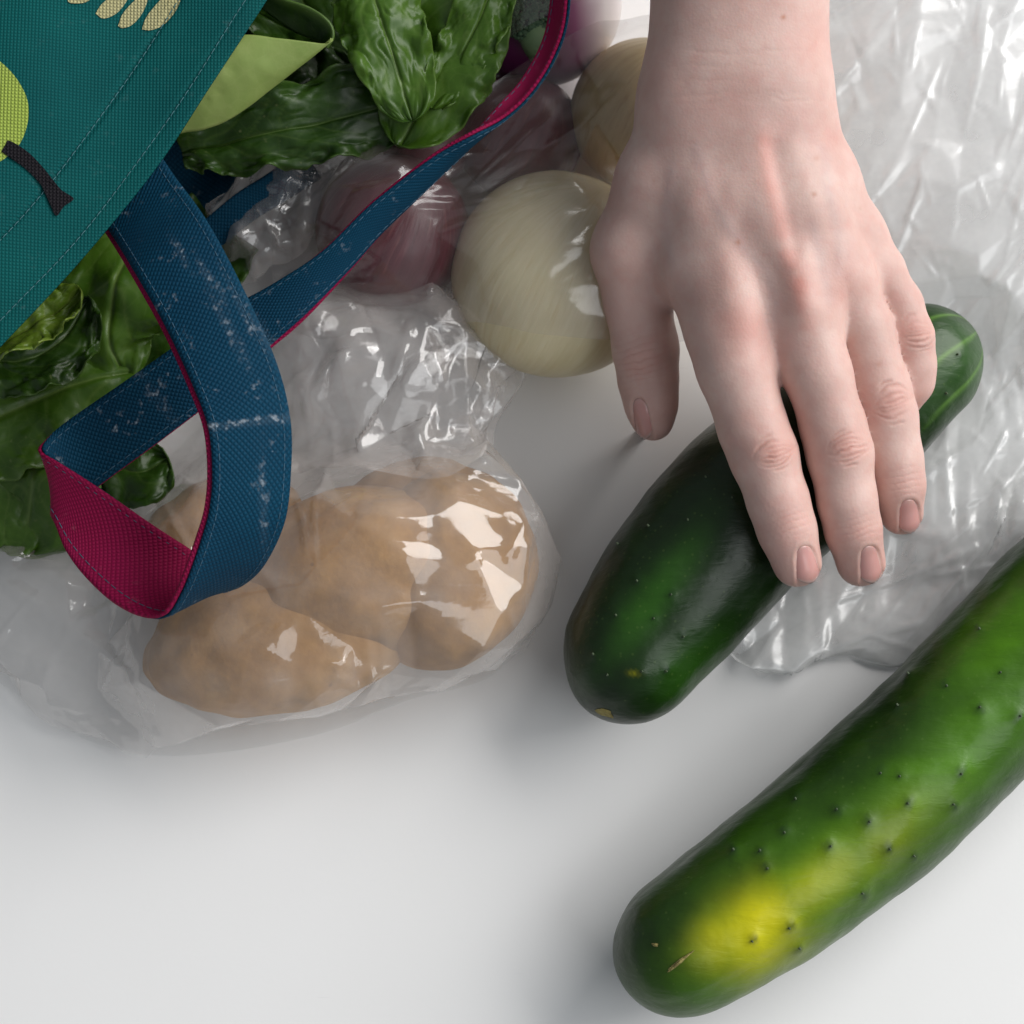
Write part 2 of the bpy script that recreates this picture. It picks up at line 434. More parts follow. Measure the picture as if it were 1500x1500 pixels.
# ------------------------------------------------------------------ cucumbers
def cucumber(name, axis, radii, z_of, warts, mat, label, yellow=(), pale=(), stripes=0, seed=0, groove=.018, zrest=None, scars=()):
    NA, NC = 200, 112
    ax = cr(np.array(axis, float), NA)
    # distance along, tighter near the poles
    s = np.r_[0, np.cumsum(np.linalg.norm(np.diff(ax, axis=0), axis=1))]; L = s[-1]
    th = np.linspace(0, math.pi, NA)
    t = (1 - np.cos(th)) / 2 * L
    c2 = np.stack([np.interp(t, s, ax[:, k]) for k in range(2)], -1)
    ra = np.interp(t / L, [r[0] for r in radii], [r[1] for r in radii])
    k = np.ones(7) / 7
    rp = np.r_[np.full(3, ra[0]), ra, np.full(3, ra[-1])]
    ra = np.convolve(rp, k, 'valid')
    e0, e1 = 95, 80                                   # rounded ends, in photo pixels
    d0 = np.clip(t / e0, 0, 1); d1 = np.clip((L - t) / e1, 0, 1)
    cap = (np.sqrt(np.clip(1 - (1 - d0) ** 2.3, 0, 1)) * np.sqrt(np.clip(1 - (1 - d1) ** 2.3, 0, 1)))
    rr = ra * cap
    zc = np.full(NA, ra.max() * S(.028))
    ctr = P(c2[:, 0], c2[:, 1], zc)
    rm = rr * S(.028)
    tan = np.gradient(ctr, axis=0); tan /= np.linalg.norm(tan, axis=1)[:, None]
    side = np.cross(tan, [0, 0, 1.]); side /= np.linalg.norm(side, axis=1)[:, None]
    upv = np.cross(side, tan)
    ph = np.arange(NC) / NC * 2 * math.pi
    lobe = 1 - groove * (1 - np.abs(np.cos(1.5 * ph + .5))) ** 2
    D = side[:, None] * np.cos(ph)[None, :, None] + upv[:, None] * np.sin(ph)[None, :, None]
    V = ctr[:, None] + D * (rm[:, None] * lobe[None])[..., None]
    bump = fbm(V, 38, seed, 3) * .0011 + fbm(V, 120, seed + 5, 2) * .00035
    V = V + D * (bump * np.clip(rm / rm.max() * 1.5, 0, 1)[:, None])[..., None]
    px, py = PX(V)
    wart = np.zeros(V.shape[:2])
    topm = (D[..., 2] > -.2)
    for wx, wy, wr in warts:
        d2 = ((px - wx) ** 2 + (py - wy) ** 2) / (wr * wr)
        wart = np.maximum(wart, np.exp(-d2 * 2.2) * topm)
        V = V + D * ((.0004 * np.exp(-d2 * .3) + .0007 * np.exp(-d2 * 1.4)) * topm * wr / 9)[..., None]
    yel = np.zeros_like(wart); pal = np.zeros_like(wart)
    warp = fbm(V, 45, seed + 9, 3)
    warp2 = fbm(V, 45, seed + 19, 3)
    for (x, y, a, b, ang, amp) in yellow:
        dx, dy = px - x + warp * 16, py - y + warp2 * 16; ca, sa = math.cos(R(ang)), math.sin(R(ang))
        u, v = (dx * ca + dy * sa) / a, (-dx * sa + dy * ca) / b
        yel = np.maximum(yel, amp * np.exp(-(u * u + v * v)) * topm)
    for (x, y, a, b, ang, amp) in pale:
        dx, dy = px - x + warp * 22, py - y + warp2 * 22; ca, sa = math.cos(R(ang)), math.sin(R(ang))
        u, v = (dx * ca + dy * sa) / a, (-dx * sa + dy * ca) / b
        pal = np.maximum(pal, amp * np.exp(-(u * u + v * v)) * topm)
    tt = (t / L)[:, None]
    st = np.clip(np.cos(9 * ph[None] + .6 + .8 * warp), 0, 1) ** 16
    st = st * np.clip((tt - .78) / .1, 0, 1) * stripes
    F = grid_faces(NA, NC, True)
    o = mesh(name, V, F, mat, attrs=dict(yellow=yel, stripe=st, wart=wart, pale=pal))
    tag(o, label, 'cucumber')
    for (x, y, w, h, ang) in scars:                   # little dry scars, lying on the skin
        n = 14
        pts = []
        vf = V.reshape(-1, 3); pf = np.stack([px.ravel(), py.ravel()], -1); up = (D[..., 2] > .0).ravel()
        for ring in (0, .5, 1):
            for q in range(n):
                a = q / n * 2 * math.pi
                rx = ring * w * (1 + .3 * math.sin(3 * a + x)); ry = ring * h * (1 + .25 * math.cos(2 * a + y))
                X = x + rx * math.cos(a) * math.cos(R(ang)) - ry * math.sin(a) * math.sin(R(ang))
                Y = y + rx * math.cos(a) * math.sin(R(ang)) + ry * math.sin(a) * math.cos(R(ang))
                dd = (pf[:, 0] - X) ** 2 + (pf[:, 1] - Y) ** 2 + np.where(up, 0, 1e9)
                nb = np.argpartition(dd, 4)[:4]
                z = np.average(vf[nb, 2], weights=1 / (dd[nb] + 1))
                pts.append(P(X, Y, z + .0008 * (1 - ring) + .0003))
        fs = [[r * n + q, r * n + (q + 1) % n, (r + 1) * n + (q + 1) % n, (r + 1) * n + q] for r in range(2) for q in range(n)]
        mesh('skin_scar', pts, fs, M['scar'], o)
    return o, V, D

w1 = [(905, 800, 5), (935, 850, 5), (985, 870, 5), (905, 900, 4), (960, 905, 4), (1000, 930, 5), (870, 960, 4), (940, 985, 6), (1035, 700, 5), (1075, 730, 4), (975, 980, 7), (1010, 760, 4), (950, 770, 4), (1405, 520, 4), (1385, 575, 4), (890, 990, 4)]
CUC1 = cucumber('cucumber', [(862, 1042), (905, 985), (950, 918), (1002, 850), (1085, 755), (1180, 668), (1280, 588), (1360, 528), (1426, 486)],
    [(0, 80), (.12, 102), (.25, 119), (.4, 126), (.55, 127), (.66, 122), (.78, 108), (.9, 90), (1, 76)], None, w1, M['cuc1'],
    'dark green cucumber held down under the hand', pale=[(955, 880, 26, 120, 38, 1.0), (1000, 985, 60, 60, 0, .6), (1400, 530, 90, 80, 0, .7)],
    yellow=[(928, 985, 8, 4, 0, .3)], stripes=1.0, seed=3, scars=[(886, 1044, 13, 6, 25)])
w2 = [(1150, 1217, 9), (1116, 1248, 9), (1122, 1271, 9), (1075, 1246, 9), (1168, 1168, 7), (1228, 1188, 10), (1270, 1203, 11), (1213, 1240, 10), (1330, 1176, 11), (1300, 1242, 11), (1290, 1128, 7), (1318, 1134, 7), (1407, 1130, 10), (1398, 1180, 9), (1265, 1310, 10), (1168, 1390, 8), (1157, 1356, 10), (1103, 1375, 9), (1435, 1040, 9), (1316, 1035, 6), (1330, 988, 6), (1384, 1003, 5), (1432, 920, 5), (1490, 1050, 9), (1338, 1255, 6), (1470, 985, 6)]
CUC2 = cucumber('cucumber', [(910, 1440), (958, 1412), (1020, 1372), (1100, 1318), (1188, 1254), (1300, 1162), (1400, 1068), (1500, 965), (1600, 850), (1690, 730)],
    [(0, 84), (.1, 102), (.25, 116), (.45, 121), (.6, 119), (.8, 121), (1, 100)], None, w2, M['cuc2'],
    'large bright green cucumber with a yellow patch, lying alone at the front right', seed=8, groove=.03,
    yellow=[(1110, 1362, 62, 48, -36, 1.0), (1180, 1312, 105, 34, -38, .42), (1290, 1235, 100, 36, -42, .18), (1060, 1375, 50, 34, -36, .6)],
    pale=[(1185, 1305, 250, 70, -40, 1.0), (1390, 1120, 230, 62, -45, 1.0), (1470, 940, 140, 60, -48, .9), (1130, 1260, 120, 60, -36, .5)],
    scars=[(994, 1410, 24, 2.6, -38), (960, 1384, 5, 2.6, 20)])
def spines(cuc, warts):
    o, V, D = cuc
    px, py = PX(V)
    up = D[..., 2] > .05
    me = None
    for (x, y, r) in warts:
        if x > 1500: continue
        dd = (px - x) ** 2 + (py - y) ** 2 + np.where(up, 0, 1e9)
        i = np.unravel_index(np.argmin(dd), dd.shape)
        p = V[i]; n = D[i]
        if me is None:
            a = np.arange(6) / 6 * 2 * math.pi
            vs = [(math.cos(q) * .00042, math.sin(q) * .00042, -.0003) for q in a] + [(math.cos(q) * .0003, math.sin(q) * .0003, .0006) for q in a] + [(0, 0, .0009)]
            fs = [[q, (q + 1) % 6, 6 + (q + 1) % 6, 6 + q] for q in range(6)] + [[6 + q, 6 + (q + 1) % 6, 12] for q in range(6)]
            s = mesh('spine', vs, fs, M['spine']); me = s.data
        else:
            s = bpy.data.objects.new('spine', me); COL.objects.link(s)
        s.parent = o
        s.location = p
        s.rotation_euler = Vector(n).to_track_quat('Z', 'Y').to_euler()
spines(CUC1, w1)
spines(CUC2, w2)

# ------------------------------------------------------------------ vegetables in the bags
def lump(name, px, py, rx, ry, rz, rot, mat, seed, amp=.06, n=64, zc=None, power=2.0, freq=30, attrs=None, neck=0):
    zc = rz if zc is None else zc
    c = P(px, py, zc)
    th = np.linspace(0.0001, math.pi - .0001, n)[:, None]; ph = (np.arange(2 * n) / (2 * n) * 2 * math.pi)[None]
    d = np.stack([np.sin(th) * np.cos(ph), np.sin(th) * np.sin(ph), np.cos(th) * np.ones_like(ph)], -1)
    v = d * np.array([rx, ry, rz])
    k = 1 + amp * fbm(d * .05 + seed, freq, seed, 3)
    v = v * k[..., None]
    ca, sa = math.cos(R(rot)), math.sin(R(rot))
    v = v @ np.array([[ca, sa, 0], [-sa, ca, 0], [0, 0, 1]])
    v[..., 2] = np.maximum(v[..., 2], -zc + .0006)
    at = attrs(d) if attrs else None
    o = mesh(name, v, grid_faces(n, 2 * n, True), mat, attrs=at)
    o.location = c
    return o, (c[0], c[1], zc, rx, ry, rz, rot)

HEAPS = []
def potato(px, py, a, b, h, rot, seed, label, zc=None):
    o, e = lump('potato', px, py, a, b, h, rot, M['potato'], seed, .16, zc=zc, freq=24)
    tag(o, label, 'potato', 'potatoes in the clear plastic bag'); HEAPS.append(e)
potato(662, 834, .033, .026, .021, 78, 1, 'round brown potato at the right end of the clear bag')
potato(525, 835, .037, .028, .023, 12, 2, 'middle brown potato in the clear bag, beside the blue strap loop')
potato(408, 925, .044, .027, .020, 16, 3, 'long dark brown potato at the bottom left of the clear bag')
potato(335, 815, .030, .026, .016, 40, 4, 'brown potato in the clear bag under the blue strap loop')
potato(610, 765, .030, .020, .013, 15, 5, 'brown potato at the back of the clear bag by its crumpled neck')

OHEAP = []
def onion(kind, px, py, r, rz, mat, seed, label, cat, zc=None, attrs=None, grp=None):
    o, e = lump(kind, px, py, r, r, rz, 0, mat, seed, .025, zc=zc, freq=20, attrs=attrs)
    o.name = kind
    tag(o, label, cat, grp); OHEAP.append(e)
    return o
onion('white_onion', 815, 402, .0345, .026, M['onionw'], 1, 'large round white onion in the sheer bag beside the thumb', 'onion')
onion('white_onion', 946, 168, .0255, .024, M['oniony'], 2, 'yellowish onion in the sheer bag half behind the wrist', 'onion')
onion('red_onion', 626, 205, .0155, .0155, M['onionr'], 3, 'small pinkish red onion beside the lettuce tips', 'onion', .020)
onion('red_onion', 574, 338, .0255, .023, M['onionr'], 4, 'dark red onion under the strap in the sheer bag', 'onion')
onion('red_onion', 760, 200, .0215, .0185, M['onionr'], 5, 'dark red onion in shadow behind the white onion', 'onion')
tn = onion('turnip', 792, 8, .0275, .026, M['purple'], 6, 'purple and white turnip at the top beside the strap', 'turnip', None,
           lambda d: dict(white=np.clip(.30 + .75 * d[..., 0] + .1 * d[..., 1], 0, 1)))

def hfield(heaps, x, y, pad=.0012, base=.0012):
    h = np.full(np.shape(x), base)
    for (cx, cy, zc, rx, ry, rz, rot) in heaps:
        ca, sa = math.cos(R(rot)), math.sin(R(rot))
        u = ((x - cx) * ca + (y - cy) * sa) / (rx * 1.06); v = (-(x - cx) * sa + (y - cy) * ca) / (ry * 1.06)
        q = 1 - u * u - v * v
        h = np.maximum(h, np.where(q > 0, zc + rz * 1.05 * np.sqrt(np.clip(q, 0, 1)) + pad, base))
    return h

# ------------------------------------------------------------------ plastic films (a small cloth solver shapes their folds)
def coons(bottom, right, top, left, n, m):
    """grid (n rows bottom->top, m columns left->right) of photo pixels inside four outlines"""
    b = resample(bottom, m); t = resample(top, m); l = resample(left, n); r = resample(right, n)
    u = np.linspace(0, 1, m)[None, :, None]; v = np.linspace(0, 1, n)[:, None, None]
    S1 = (1 - v) * b[None] + v * t[None]
    S2 = (1 - u) * l[:, None] + u * r[:, None]
    S3 = (1 - u) * (1 - v) * b[0] + u * (1 - v) * b[-1] + (1 - u) * v * t[0] + u * v * t[-1]
    return S1 + S2 - S3

def upsample(a, n, m):
    i = np.linspace(0, a.shape[0] - 1, n); j = np.linspace(0, a.shape[1] - 1, m)
    i0 = np.minimum(i.astype(int), a.shape[0] - 2); j0 = np.minimum(j.astype(int), a.shape[1] - 2)
    fi = (i - i0)[:, None, None]; fj = (j - j0)[None, :, None]
    return (a[i0][:, j0] * (1 - fi) * (1 - fj) + a[i0 + 1][:, j0] * fi * (1 - fj) + a[i0][:, j0 + 1] * (1 - fi) * fj + a[i0 + 1][:, j0 + 1] * fi * fj)

def relax(p, flat, scale, hf, iters, seed, bend, grav, pin, zmax=None):
    n, m = p.shape[:2]
    def rl(sa, sb):
        d = flat[sb] - flat[sa]
        return np.linalg.norm(d, axis=-1) * .5 * (scale[sa] + scale[sb])
    sl = slice
    cons = []
    A = sl(None)
    for o in (0, 1):
        cons.append(((A, sl(o, m - 1, 2)), (A, sl(o + 1, m, 2)), 1.0))
        cons.append(((sl(o, n - 1, 2), A), (sl(o + 1, n, 2), A), 1.0))
    for o in (0, 1):
        cons.append(((sl(o, n - 1, 2), sl(0, m - 1)), (sl(o + 1, n, 2), sl(1, m)), .55))
        cons.append(((sl(o, n - 1, 2), sl(1, m)), (sl(o + 1, n, 2), sl(0, m - 1)), .55))
    for o in (0, 1, 2, 3):
        cons.append(((A, sl(o, m - 2, 4)), (A, sl(o + 2, m, 4)), bend))
        cons.append(((sl(o, n - 2, 4), A), (sl(o + 2, n, 4), A), bend))
    fixed = []
    for sa, sb, st in cons:
        la = p[sa].shape; lb = p[sb].shape
        if la != lb:
            k0, k1 = min(la[0], lb[0]), min(la[1], lb[1])
            def trim(s, k0=k0, k1=k1):
                r0 = range(n)[s[0]][:k0]; r1 = range(m)[s[1]][:k1]
                return (sl(r0[0], r0[-1] + 1, r0.step), sl(r1[0], r1[-1] + 1, r1.step))
            sa, sb = trim(sa), trim(sb)
        fixed.append((sa, sb, rl(sa, sb), st))
    vel = np.zeros_like(p); prev = p.copy(); home = p.copy()
    for it in range(iters):
        vel = (p - prev) * .93; prev = p.copy()
        p = p + np.clip(vel, -.0015, .0015)
        p[..., 2] -= grav
        for sa, sb, r0, st in fixed:
            d = p[sb] - p[sa]
            l = np.sqrt((d * d).sum(-1)) + 1e-9
            c = (st * .5 * (l - r0) / l)[..., None] * d
            p[sa] += c; p[sb] -= c
        if pin is not None:
            p[..., :2] += (home[..., :2] - p[..., :2]) * pin[..., None]
        p[..., 2] = np.maximum(p[..., 2], hf(p[..., 0], p[..., 1]))
        if zmax is not None:
            p[..., 2] = np.minimum(p[..., 2], zmax)
    return p

def crumple(p, lam, seed, ang=0, stretch=1.6):
    """height of a crumpled film, 0..1: random flat triangles meeting in sharp creases, longer along ang"""
    r = np.random.default_rng(seed)
    q = p.copy(); q[..., 2] = 0
    x = q[..., 0] + noise(q, .22 / lam, seed) * lam * .8; y = q[..., 1] + noise(q, .22 / lam, seed + 9) * lam * .8
    ca, sa = math.cos(R(ang)), math.sin(R(ang))
    u = (x * ca + y * sa) / (lam * stretch) + 200.3; v = (-x * sa + y * ca) / lam + 200.7
    u = u + v * .5
    iu, iv = np.floor(u).astype(int), np.floor(v).astype(int)
    fu, fv = u - iu, v - iv
    T = r.random((97, 89)) ** 1.6
    g = lambda a, b: T[a % 97, b % 89]
    lower = fu + fv < 1
    return np.where(lower, g(iu, iv) * (1 - fu - fv) + g(iu + 1, iv) * fu + g(iu, iv + 1) * fv,
                    g(iu + 1, iv + 1) * (fu + fv - 1) + g(iu, iv + 1) * (1 - fu) + g(iu + 1, iv) * (1 - fv))

def wedges(p, spec, seed):
    """long pinched creases: tent-shaped ridges that open like a wedge along their length"""
    r = np.random.default_rng(seed)
    n, wmax, lmax, hgt, ang, spread = spec
    x, y = p[..., 0], p[..., 1]
    out = np.zeros(x.shape)
    fi = p.reshape(-1, 3)
    for k in range(n):
        c = fi[r.integers(len(fi))]
        a = R(ang + r.normal() * spread); L = lmax * r.uniform(.25, 1); w = wmax * r.uniform(.35, 1)
        dx, dy = x - c[0], y - c[1]
        u = (dx * math.cos(a) + dy * math.sin(a)) / L; v = -dx * math.sin(a) + dy * math.cos(a)
        v = v + r.uniform(-.12, .12) * L * u * u
        ww = w * np.clip(.25 + u * .75, .12, 1)
        tape = np.clip(u * 5, 0, 1) * np.clip((1 - u) * 4, 0, 1)
        skew = r.uniform(.35, 2.2)
        d = np.where(v > 0, v * skew, -v) / ww
        out = np.maximum(out, np.clip(1 - d, 0, 1) * tape * hgt * (ww / wmax) * r.uniform(.6, 1.2))
    return out

def facetize(p, cell, amp, seed, ang=0, stretch=1.5, jit=.42):
    """replace a smooth film by flat polygons between scattered points, as stiff thin film creases"""
    n, m = p.shape[:2]
    r = np.random.default_rng(seed)
    ca, sa = math.cos(R(ang)), math.sin(R(ang))
    K = int(max(n, m) / cell * 1.6) + 3
    gi, gj = np.meshgrid(np.arange(-K, K), np.arange(-K, K), indexing='ij')
    a = (gi + r.uniform(-jit, jit, gi.shape)) * cell * stretch; b = (gj + .5 * (gi % 2) + r.uniform(-jit, jit, gi.shape)) * cell
    jj = m / 2 + a * ca - b * sa; ii = n / 2 + a * sa + b * ca
    ok = (ii > cell * .35) & (ii < n - 1 - cell * .35) & (jj > cell * .35) & (jj < m - 1 - cell * .35)
    pts = list(zip(ii[ok], jj[ok]))
    step = cell * .8
    for t in np.linspace(0, 1, max(3, int(m / step))): pts += [(0, t * (m - 1)), (n - 1, t * (m - 1))]
    for t in np.linspace(0, 1, max(3, int(n / step)))[1:-1]: pts += [(t * (n - 1), 0), (t * (n - 1), m - 1)]
    co, _, tri, _, _, _ = delaunay_2d_cdt([Vector(q) for q in pts], [], [], 0, 1e-6)
    co = np.array([c[:] for c in co])
    i0 = np.clip(co[:, 0].astype(int), 0, n - 1); j0 = np.clip(co[:, 1].astype(int), 0, m - 1)
    nx = np.cross(np.gradient(p, axis=1), np.gradient(p, axis=0)); nx /= np.linalg.norm(nx, axis=-1)[..., None] + 1e-12
    nx *= np.sign(nx[..., 2:3] + 1e-9)
    inner = (co[:, 0] > 1) & (co[:, 0] < n - 2) & (co[:, 1] > 1) & (co[:, 1] < m - 2)
    P3 = p[i0, j0] + nx[i0, j0] * (np.where(inner, r.uniform(-.25, 1, len(co)) * amp, 0) * np.clip(nx[i0, j0, 2], 0, 1))[:, None]
    P3[:, 2] = np.maximum(P3[:, 2], .0009)
    out = p.copy()
    for t in tri:
        A_, B_, C_ = co[t[0]], co[t[1]], co[t[2]]
        lo_i, hi_i = int(math.floor(min(A_[0], B_[0], C_[0]))), int(math.ceil(max(A_[0], B_[0], C_[0]))) + 1
        lo_j, hi_j = int(math.floor(min(A_[1], B_[1], C_[1]))), int(math.ceil(max(A_[1], B_[1], C_[1]))) + 1
        lo_i, lo_j = max(lo_i, 0), max(lo_j, 0); hi_i, hi_j = min(hi_i, n), min(hi_j, m)
        I, J_ = np.meshgrid(np.arange(lo_i, hi_i), np.arange(lo_j, hi_j), indexing='ij')
        d = (B_[0] - A_[0]) * (C_[1] - A_[1]) - (C_[0] - A_[0]) * (B_[1] - A_[1])
        if abs(d) < 1e-9: continue
        v = ((I - A_[0]) * (C_[1] - A_[1]) - (C_[0] - A_[0]) * (J_ - A_[1])) / d
        w = ((B_[0] - A_[0]) * (J_ - A_[1]) - (I - A_[0]) * (B_[1] - A_[1])) / d
        u = 1 - v - w
        k = (u >= -1e-4) & (v >= -1e-4) & (w >= -1e-4)
        out[I[k], J_[k]] = u[k][:, None] * P3[t[0]] + v[k][:, None] * P3[t[1]] + w[k][:, None] * P3[t[2]]
    return out

def film(name, outline, spacing, scale, hf, mat, seed, parent, rough0=.004, edgepin=.35, grav=.00008, bend=.10, it=(260, 170), zcap=None, facets=(), creases=(), poly=None):
    b, r, t, l = [np.array(q, float) for q in outline]
    def size(sp):
        L1 = np.linalg.norm(np.diff(b, axis=0), axis=1).sum() * S(.01)
        L2 = np.linalg.norm(np.diff(l, axis=0), axis=1).sum() * S(.01)
        return max(12, int(max(L2, np.linalg.norm(np.diff(r, axis=0), axis=1).sum() * S(.01)) / sp)), max(12, int(max(L1, np.linalg.norm(np.diff(t, axis=0), axis=1).sum() * S(.01)) / sp))
    n, m = size(spacing * 3)
    g = coons(b, r, t, l, n, m)
    p = P(g[..., 0], g[..., 1], .003)
    flat = p.copy()
    h = hf(p[..., 0], p[..., 1])
    p[..., 2] = h + .004
    p = p + np.stack([noise(p, 90, seed), noise(p, 90, seed + 3), np.abs(noise(p, 120, seed + 7)) * 3], -1) * rough0
    def pins(n, m, a):
        q = np.zeros((n, m)); q[0] = q[-1] = a; q[:, 0] = q[:, -1] = a
        return q
    sc = scale if callable(scale) else (lambda g: np.full(g.shape[:2], scale))
    p = relax(p, flat, sc(g), hf, it[0], seed, bend, grav, pins(n, m, edgepin), zcap)
    n2, m2 = size(spacing)
    g2 = coons(b, r, t, l, n2, m2)
    flat2 = P(g2[..., 0], g2[..., 1], .003)
    p2 = upsample(p, n2, m2)
    p2 = p2 + np.stack([noise(p2, 240, seed + 1), noise(p2, 240, seed + 4), noise(p2, 260, seed + 8)], -1) * rough0 * .15
    p2 = relax(p2, flat2, sc(g2), hf, it[1], seed, bend * 1.2, grav, pins(n2, m2, edgepin * .5), zcap)
    for _ in range(2):
        p2[1:-1, 1:-1] = .5 * p2[1:-1, 1:-1] + .125 * (p2[:-2, 1:-1] + p2[2:, 1:-1] + p2[1:-1, :-2] + p2[1:-1, 2:])
    n3, m3 = n2 * 2, m2 * 2
    p3 = upsample(p2, n3, m3); g3 = upsample(g2, n3, m3)
    nx = np.cross(np.gradient(p3, axis=1), np.gradient(p3, axis=0)); nx /= np.linalg.norm(nx, axis=-1)[..., None] + 1e-12
    nx *= np.sign(nx[..., 2:3] + 1e-9)
    if poly:
        p3 = .12 * p3 + .88 * facetize(p3, *poly)
        nx = np.cross(np.gradient(p3, axis=1), np.gradient(p3, axis=0)); nx /= np.linalg.norm(nx, axis=-1)[..., None] + 1e-12
        nx *= np.sign(nx[..., 2:3] + 1e-9)
    flatness = np.clip(nx[..., 2:3], 0, 1)[..., 0] ** 1.5
    bi = np.minimum(np.arange(n3), n3 - 1 - np.arange(n3))[:, None]; bj = np.minimum(np.arange(m3), m3 - 1 - np.arange(m3))[None]
    flatness = flatness * np.clip(np.minimum(bi, bj) / 7, 0, 1)
    for lam, amp, sd, ang, stretch, msk in facets:
        k = msk(g3[..., 0], g3[..., 1]) if msk else 1.0
        area_ = np.clip(.8 + 1.3 * fbm(p3, .22 / lam, sd + 50, 2), .15, 1.6)
        p3 = p3 + nx * (crumple(p3, lam, sd, ang, stretch) * amp * area_ * flatness * k)[..., None]
    for q, sp in enumerate(creases):
        p3 = p3 + nx * (wedges(p3, sp, seed * 7 + q) * flatness ** .5)[..., None]
    return mesh(name, p3, grid_faces(n3, m3), mat, parent)

def flat_film(name, pts, mat, parent, z=.0007):
    c = cr(np.array(pts + pts[:1], float), 160)
    mid = c.mean(0)
    rings = [mid + (c - mid) * k for k in (0.02, .3, .6, .85, 1.0)]
    v = []
    for k, rg in enumerate(rings):
        q = P(rg[:, 0], rg[:, 1], z)
        q[:, 2] += np.abs(noise(q, 120, 5 + k)) * .0012
        v.append(q)
    return mesh(name, np.array(v), grid_faces(5, 160), mat, parent)

BN, BS = 700, .001
def bake(heaps, blur, floor=0.0012, pad=.0012):
    ax_ = (np.arange(BN) - BN / 2) * BS
    X, Y = np.meshgrid(ax_, ax_, indexing='ij')
    h = hfield(heaps, X, Y, pad); b = h.copy()
    for _ in range(3):
        for axis in (0, 1):
            c = np.cumsum(np.pad(b, [(blur + 1, blur) if a == axis else (0, 0) for a in (0, 1)], mode='edge'), axis)
            n_ = 2 * blur + 1
            b = (np.take(c, np.arange(n_, n_ + BN), axis) - np.take(c, np.arange(0, BN), axis)) / n_
    h = np.maximum(h, np.maximum(b, floor))
    def f(x, y):
        u = np.clip(x / BS + BN / 2, 0, BN - 1.01); v = np.clip(y / BS + BN / 2, 0, BN - 1.01)
        i, j = u.astype(int), v.astype(int); a, c = u - i, v - j
        return h[i, j] * (1 - a) * (1 - c) + h[i + 1, j] * a * (1 - c) + h[i, j + 1] * (1 - a) * c + h[i + 1, j + 1] * a * c
    return f

# the film stands off the potatoes like a tent and puffs up at the neck
def blob(x, y, z, a, b, h, rot):
    c = P(x, y, 0); return (c[0], c[1], z, a, b, h, rot)
B1H = [(a, b, c, d * 1.12, e * 1.12, f * 1.04, g) for a, b, c, d, e, f, g in HEAPS] + [blob(560, 560, .006, .045, .030, .024, -20), blob(560, 860, .010, .056, .044, .024, 12), blob(150, 940, .001, .05, .026, .014, -30), blob(650, 520, .004, .03, .02, .022, -30)]
F1 = bake(B1H, 8); F1n = bake(B1H, 8, pad=.004)
OH2 = [(a, b, c, d * 1.10, e * 1.10, f * 1.09, g) for a, b, c, d, e, f, g in OHEAP]
F2 = bake(OH2, 9, pad=.004); F2n = bake(OH2, 9, pad=.009)
# bag of potatoes
bag1 = empty('plastic_bag')
tag(bag1, 'clear crinkled plastic bag full of potatoes under the blue strap', 'plastic bag')
def sc1(g):
    x, y = g[..., 0], g[..., 1]
    neck = np.clip((720 - y) / 120, 0, 1)
    return 1.22 + .06 * neck
film('bag_front', (
    [(-60, 960), (60, 1028), (120, 1072), (215, 1102), (330, 1098), (470, 1074), (590, 1034), (706, 1006), (780, 955)],
    [(780, 955), (814, 885), (814, 818), (780, 748), (722, 684), (716, 640), (745, 592), (776, 566), (748, 528), (690, 478)],
    [(150, 560), (260, 500), (390, 440), (470, 420), (560, 430), (620, 425), (690, 478)],
    [(-60, 960), (-60, 860), (0, 780), (60, 680), (150, 560)]),
    .0017, sc1, F1, M['clear'], 11, bag1, poly=(9.5, .0048, 5, -50, 1.9), creases=[(45, .0050, .045, .0024, -50, 35), (50, .0030, .025, .0014, 20, 50)], facets=[(.0075, .0017, 4, 20, 1.5, None), (.010, .0060, 5, 30, 1.5, lambda x, y: np.clip((720 - y) / 90, 0, 1) * np.clip((x - 330) / 120, 0, 1))])
film('bag_neck', (
    [(330, 700), (430, 715), (560, 720), (660, 730), (712, 690)],
    [(712, 690), (712, 640), (738, 592), (764, 560), (735, 525)],
    [(400, 480), (480, 440), (560, 425), (640, 440), (735, 525)],
    [(330, 700), (350, 600), (400, 480)]),
    .0017, 1.2, F1n, M['clear'], 17, bag1, poly=(7, .0055, 8, 10, 1.6), creases=[(30, .0045, .030, .0022, -30, 50), (40, .0025, .02, .0014, 30, 50)], facets=[(.007, .0016, 7, -40, 1.5, None)])
flat_film('bag_back', [(-70, 955), (60, 1040), (130, 1085), (222, 1106), (335, 1101), (480, 1072), (600, 1025), (720, 990), (795, 900), (806, 830), (770, 745), (715, 680), (730, 600), (690, 500), (480, 430), (150, 560), (-60, 800)], M['under'], bag1)

# sheer bag over the onions
bag2 = empty('plastic_bag')
tag(bag2, 'sheer tight plastic bag over the white and red onions', 'plastic bag')
film('bag_front', (
    [(400, 480), (480, 520), (600, 500), (700, 520), (790, 548), (880, 552), (960, 545), (1030, 520)],
    [(1030, 520), (1050, 400), (1040, 250), (1000, 60)],
    [(430, 285), (540, 262), (640, 205), (760, 150), (860, 90), (1000, 20)],
    [(400, 480), (400, 400), (410, 330), (430, 285)]),
    .0021, 1.10, F2, M['sheer'], 21, bag2, rough0=.002, bend=.2, poly=(9, .0026, 9, 25, 2.2), creases=[(45, .0035, .06, .0010, 25, 30)], facets=[(.022, .0016, 13, 25, 2.2, None), (.009, .0018, 14, 60, 1.8, None)])

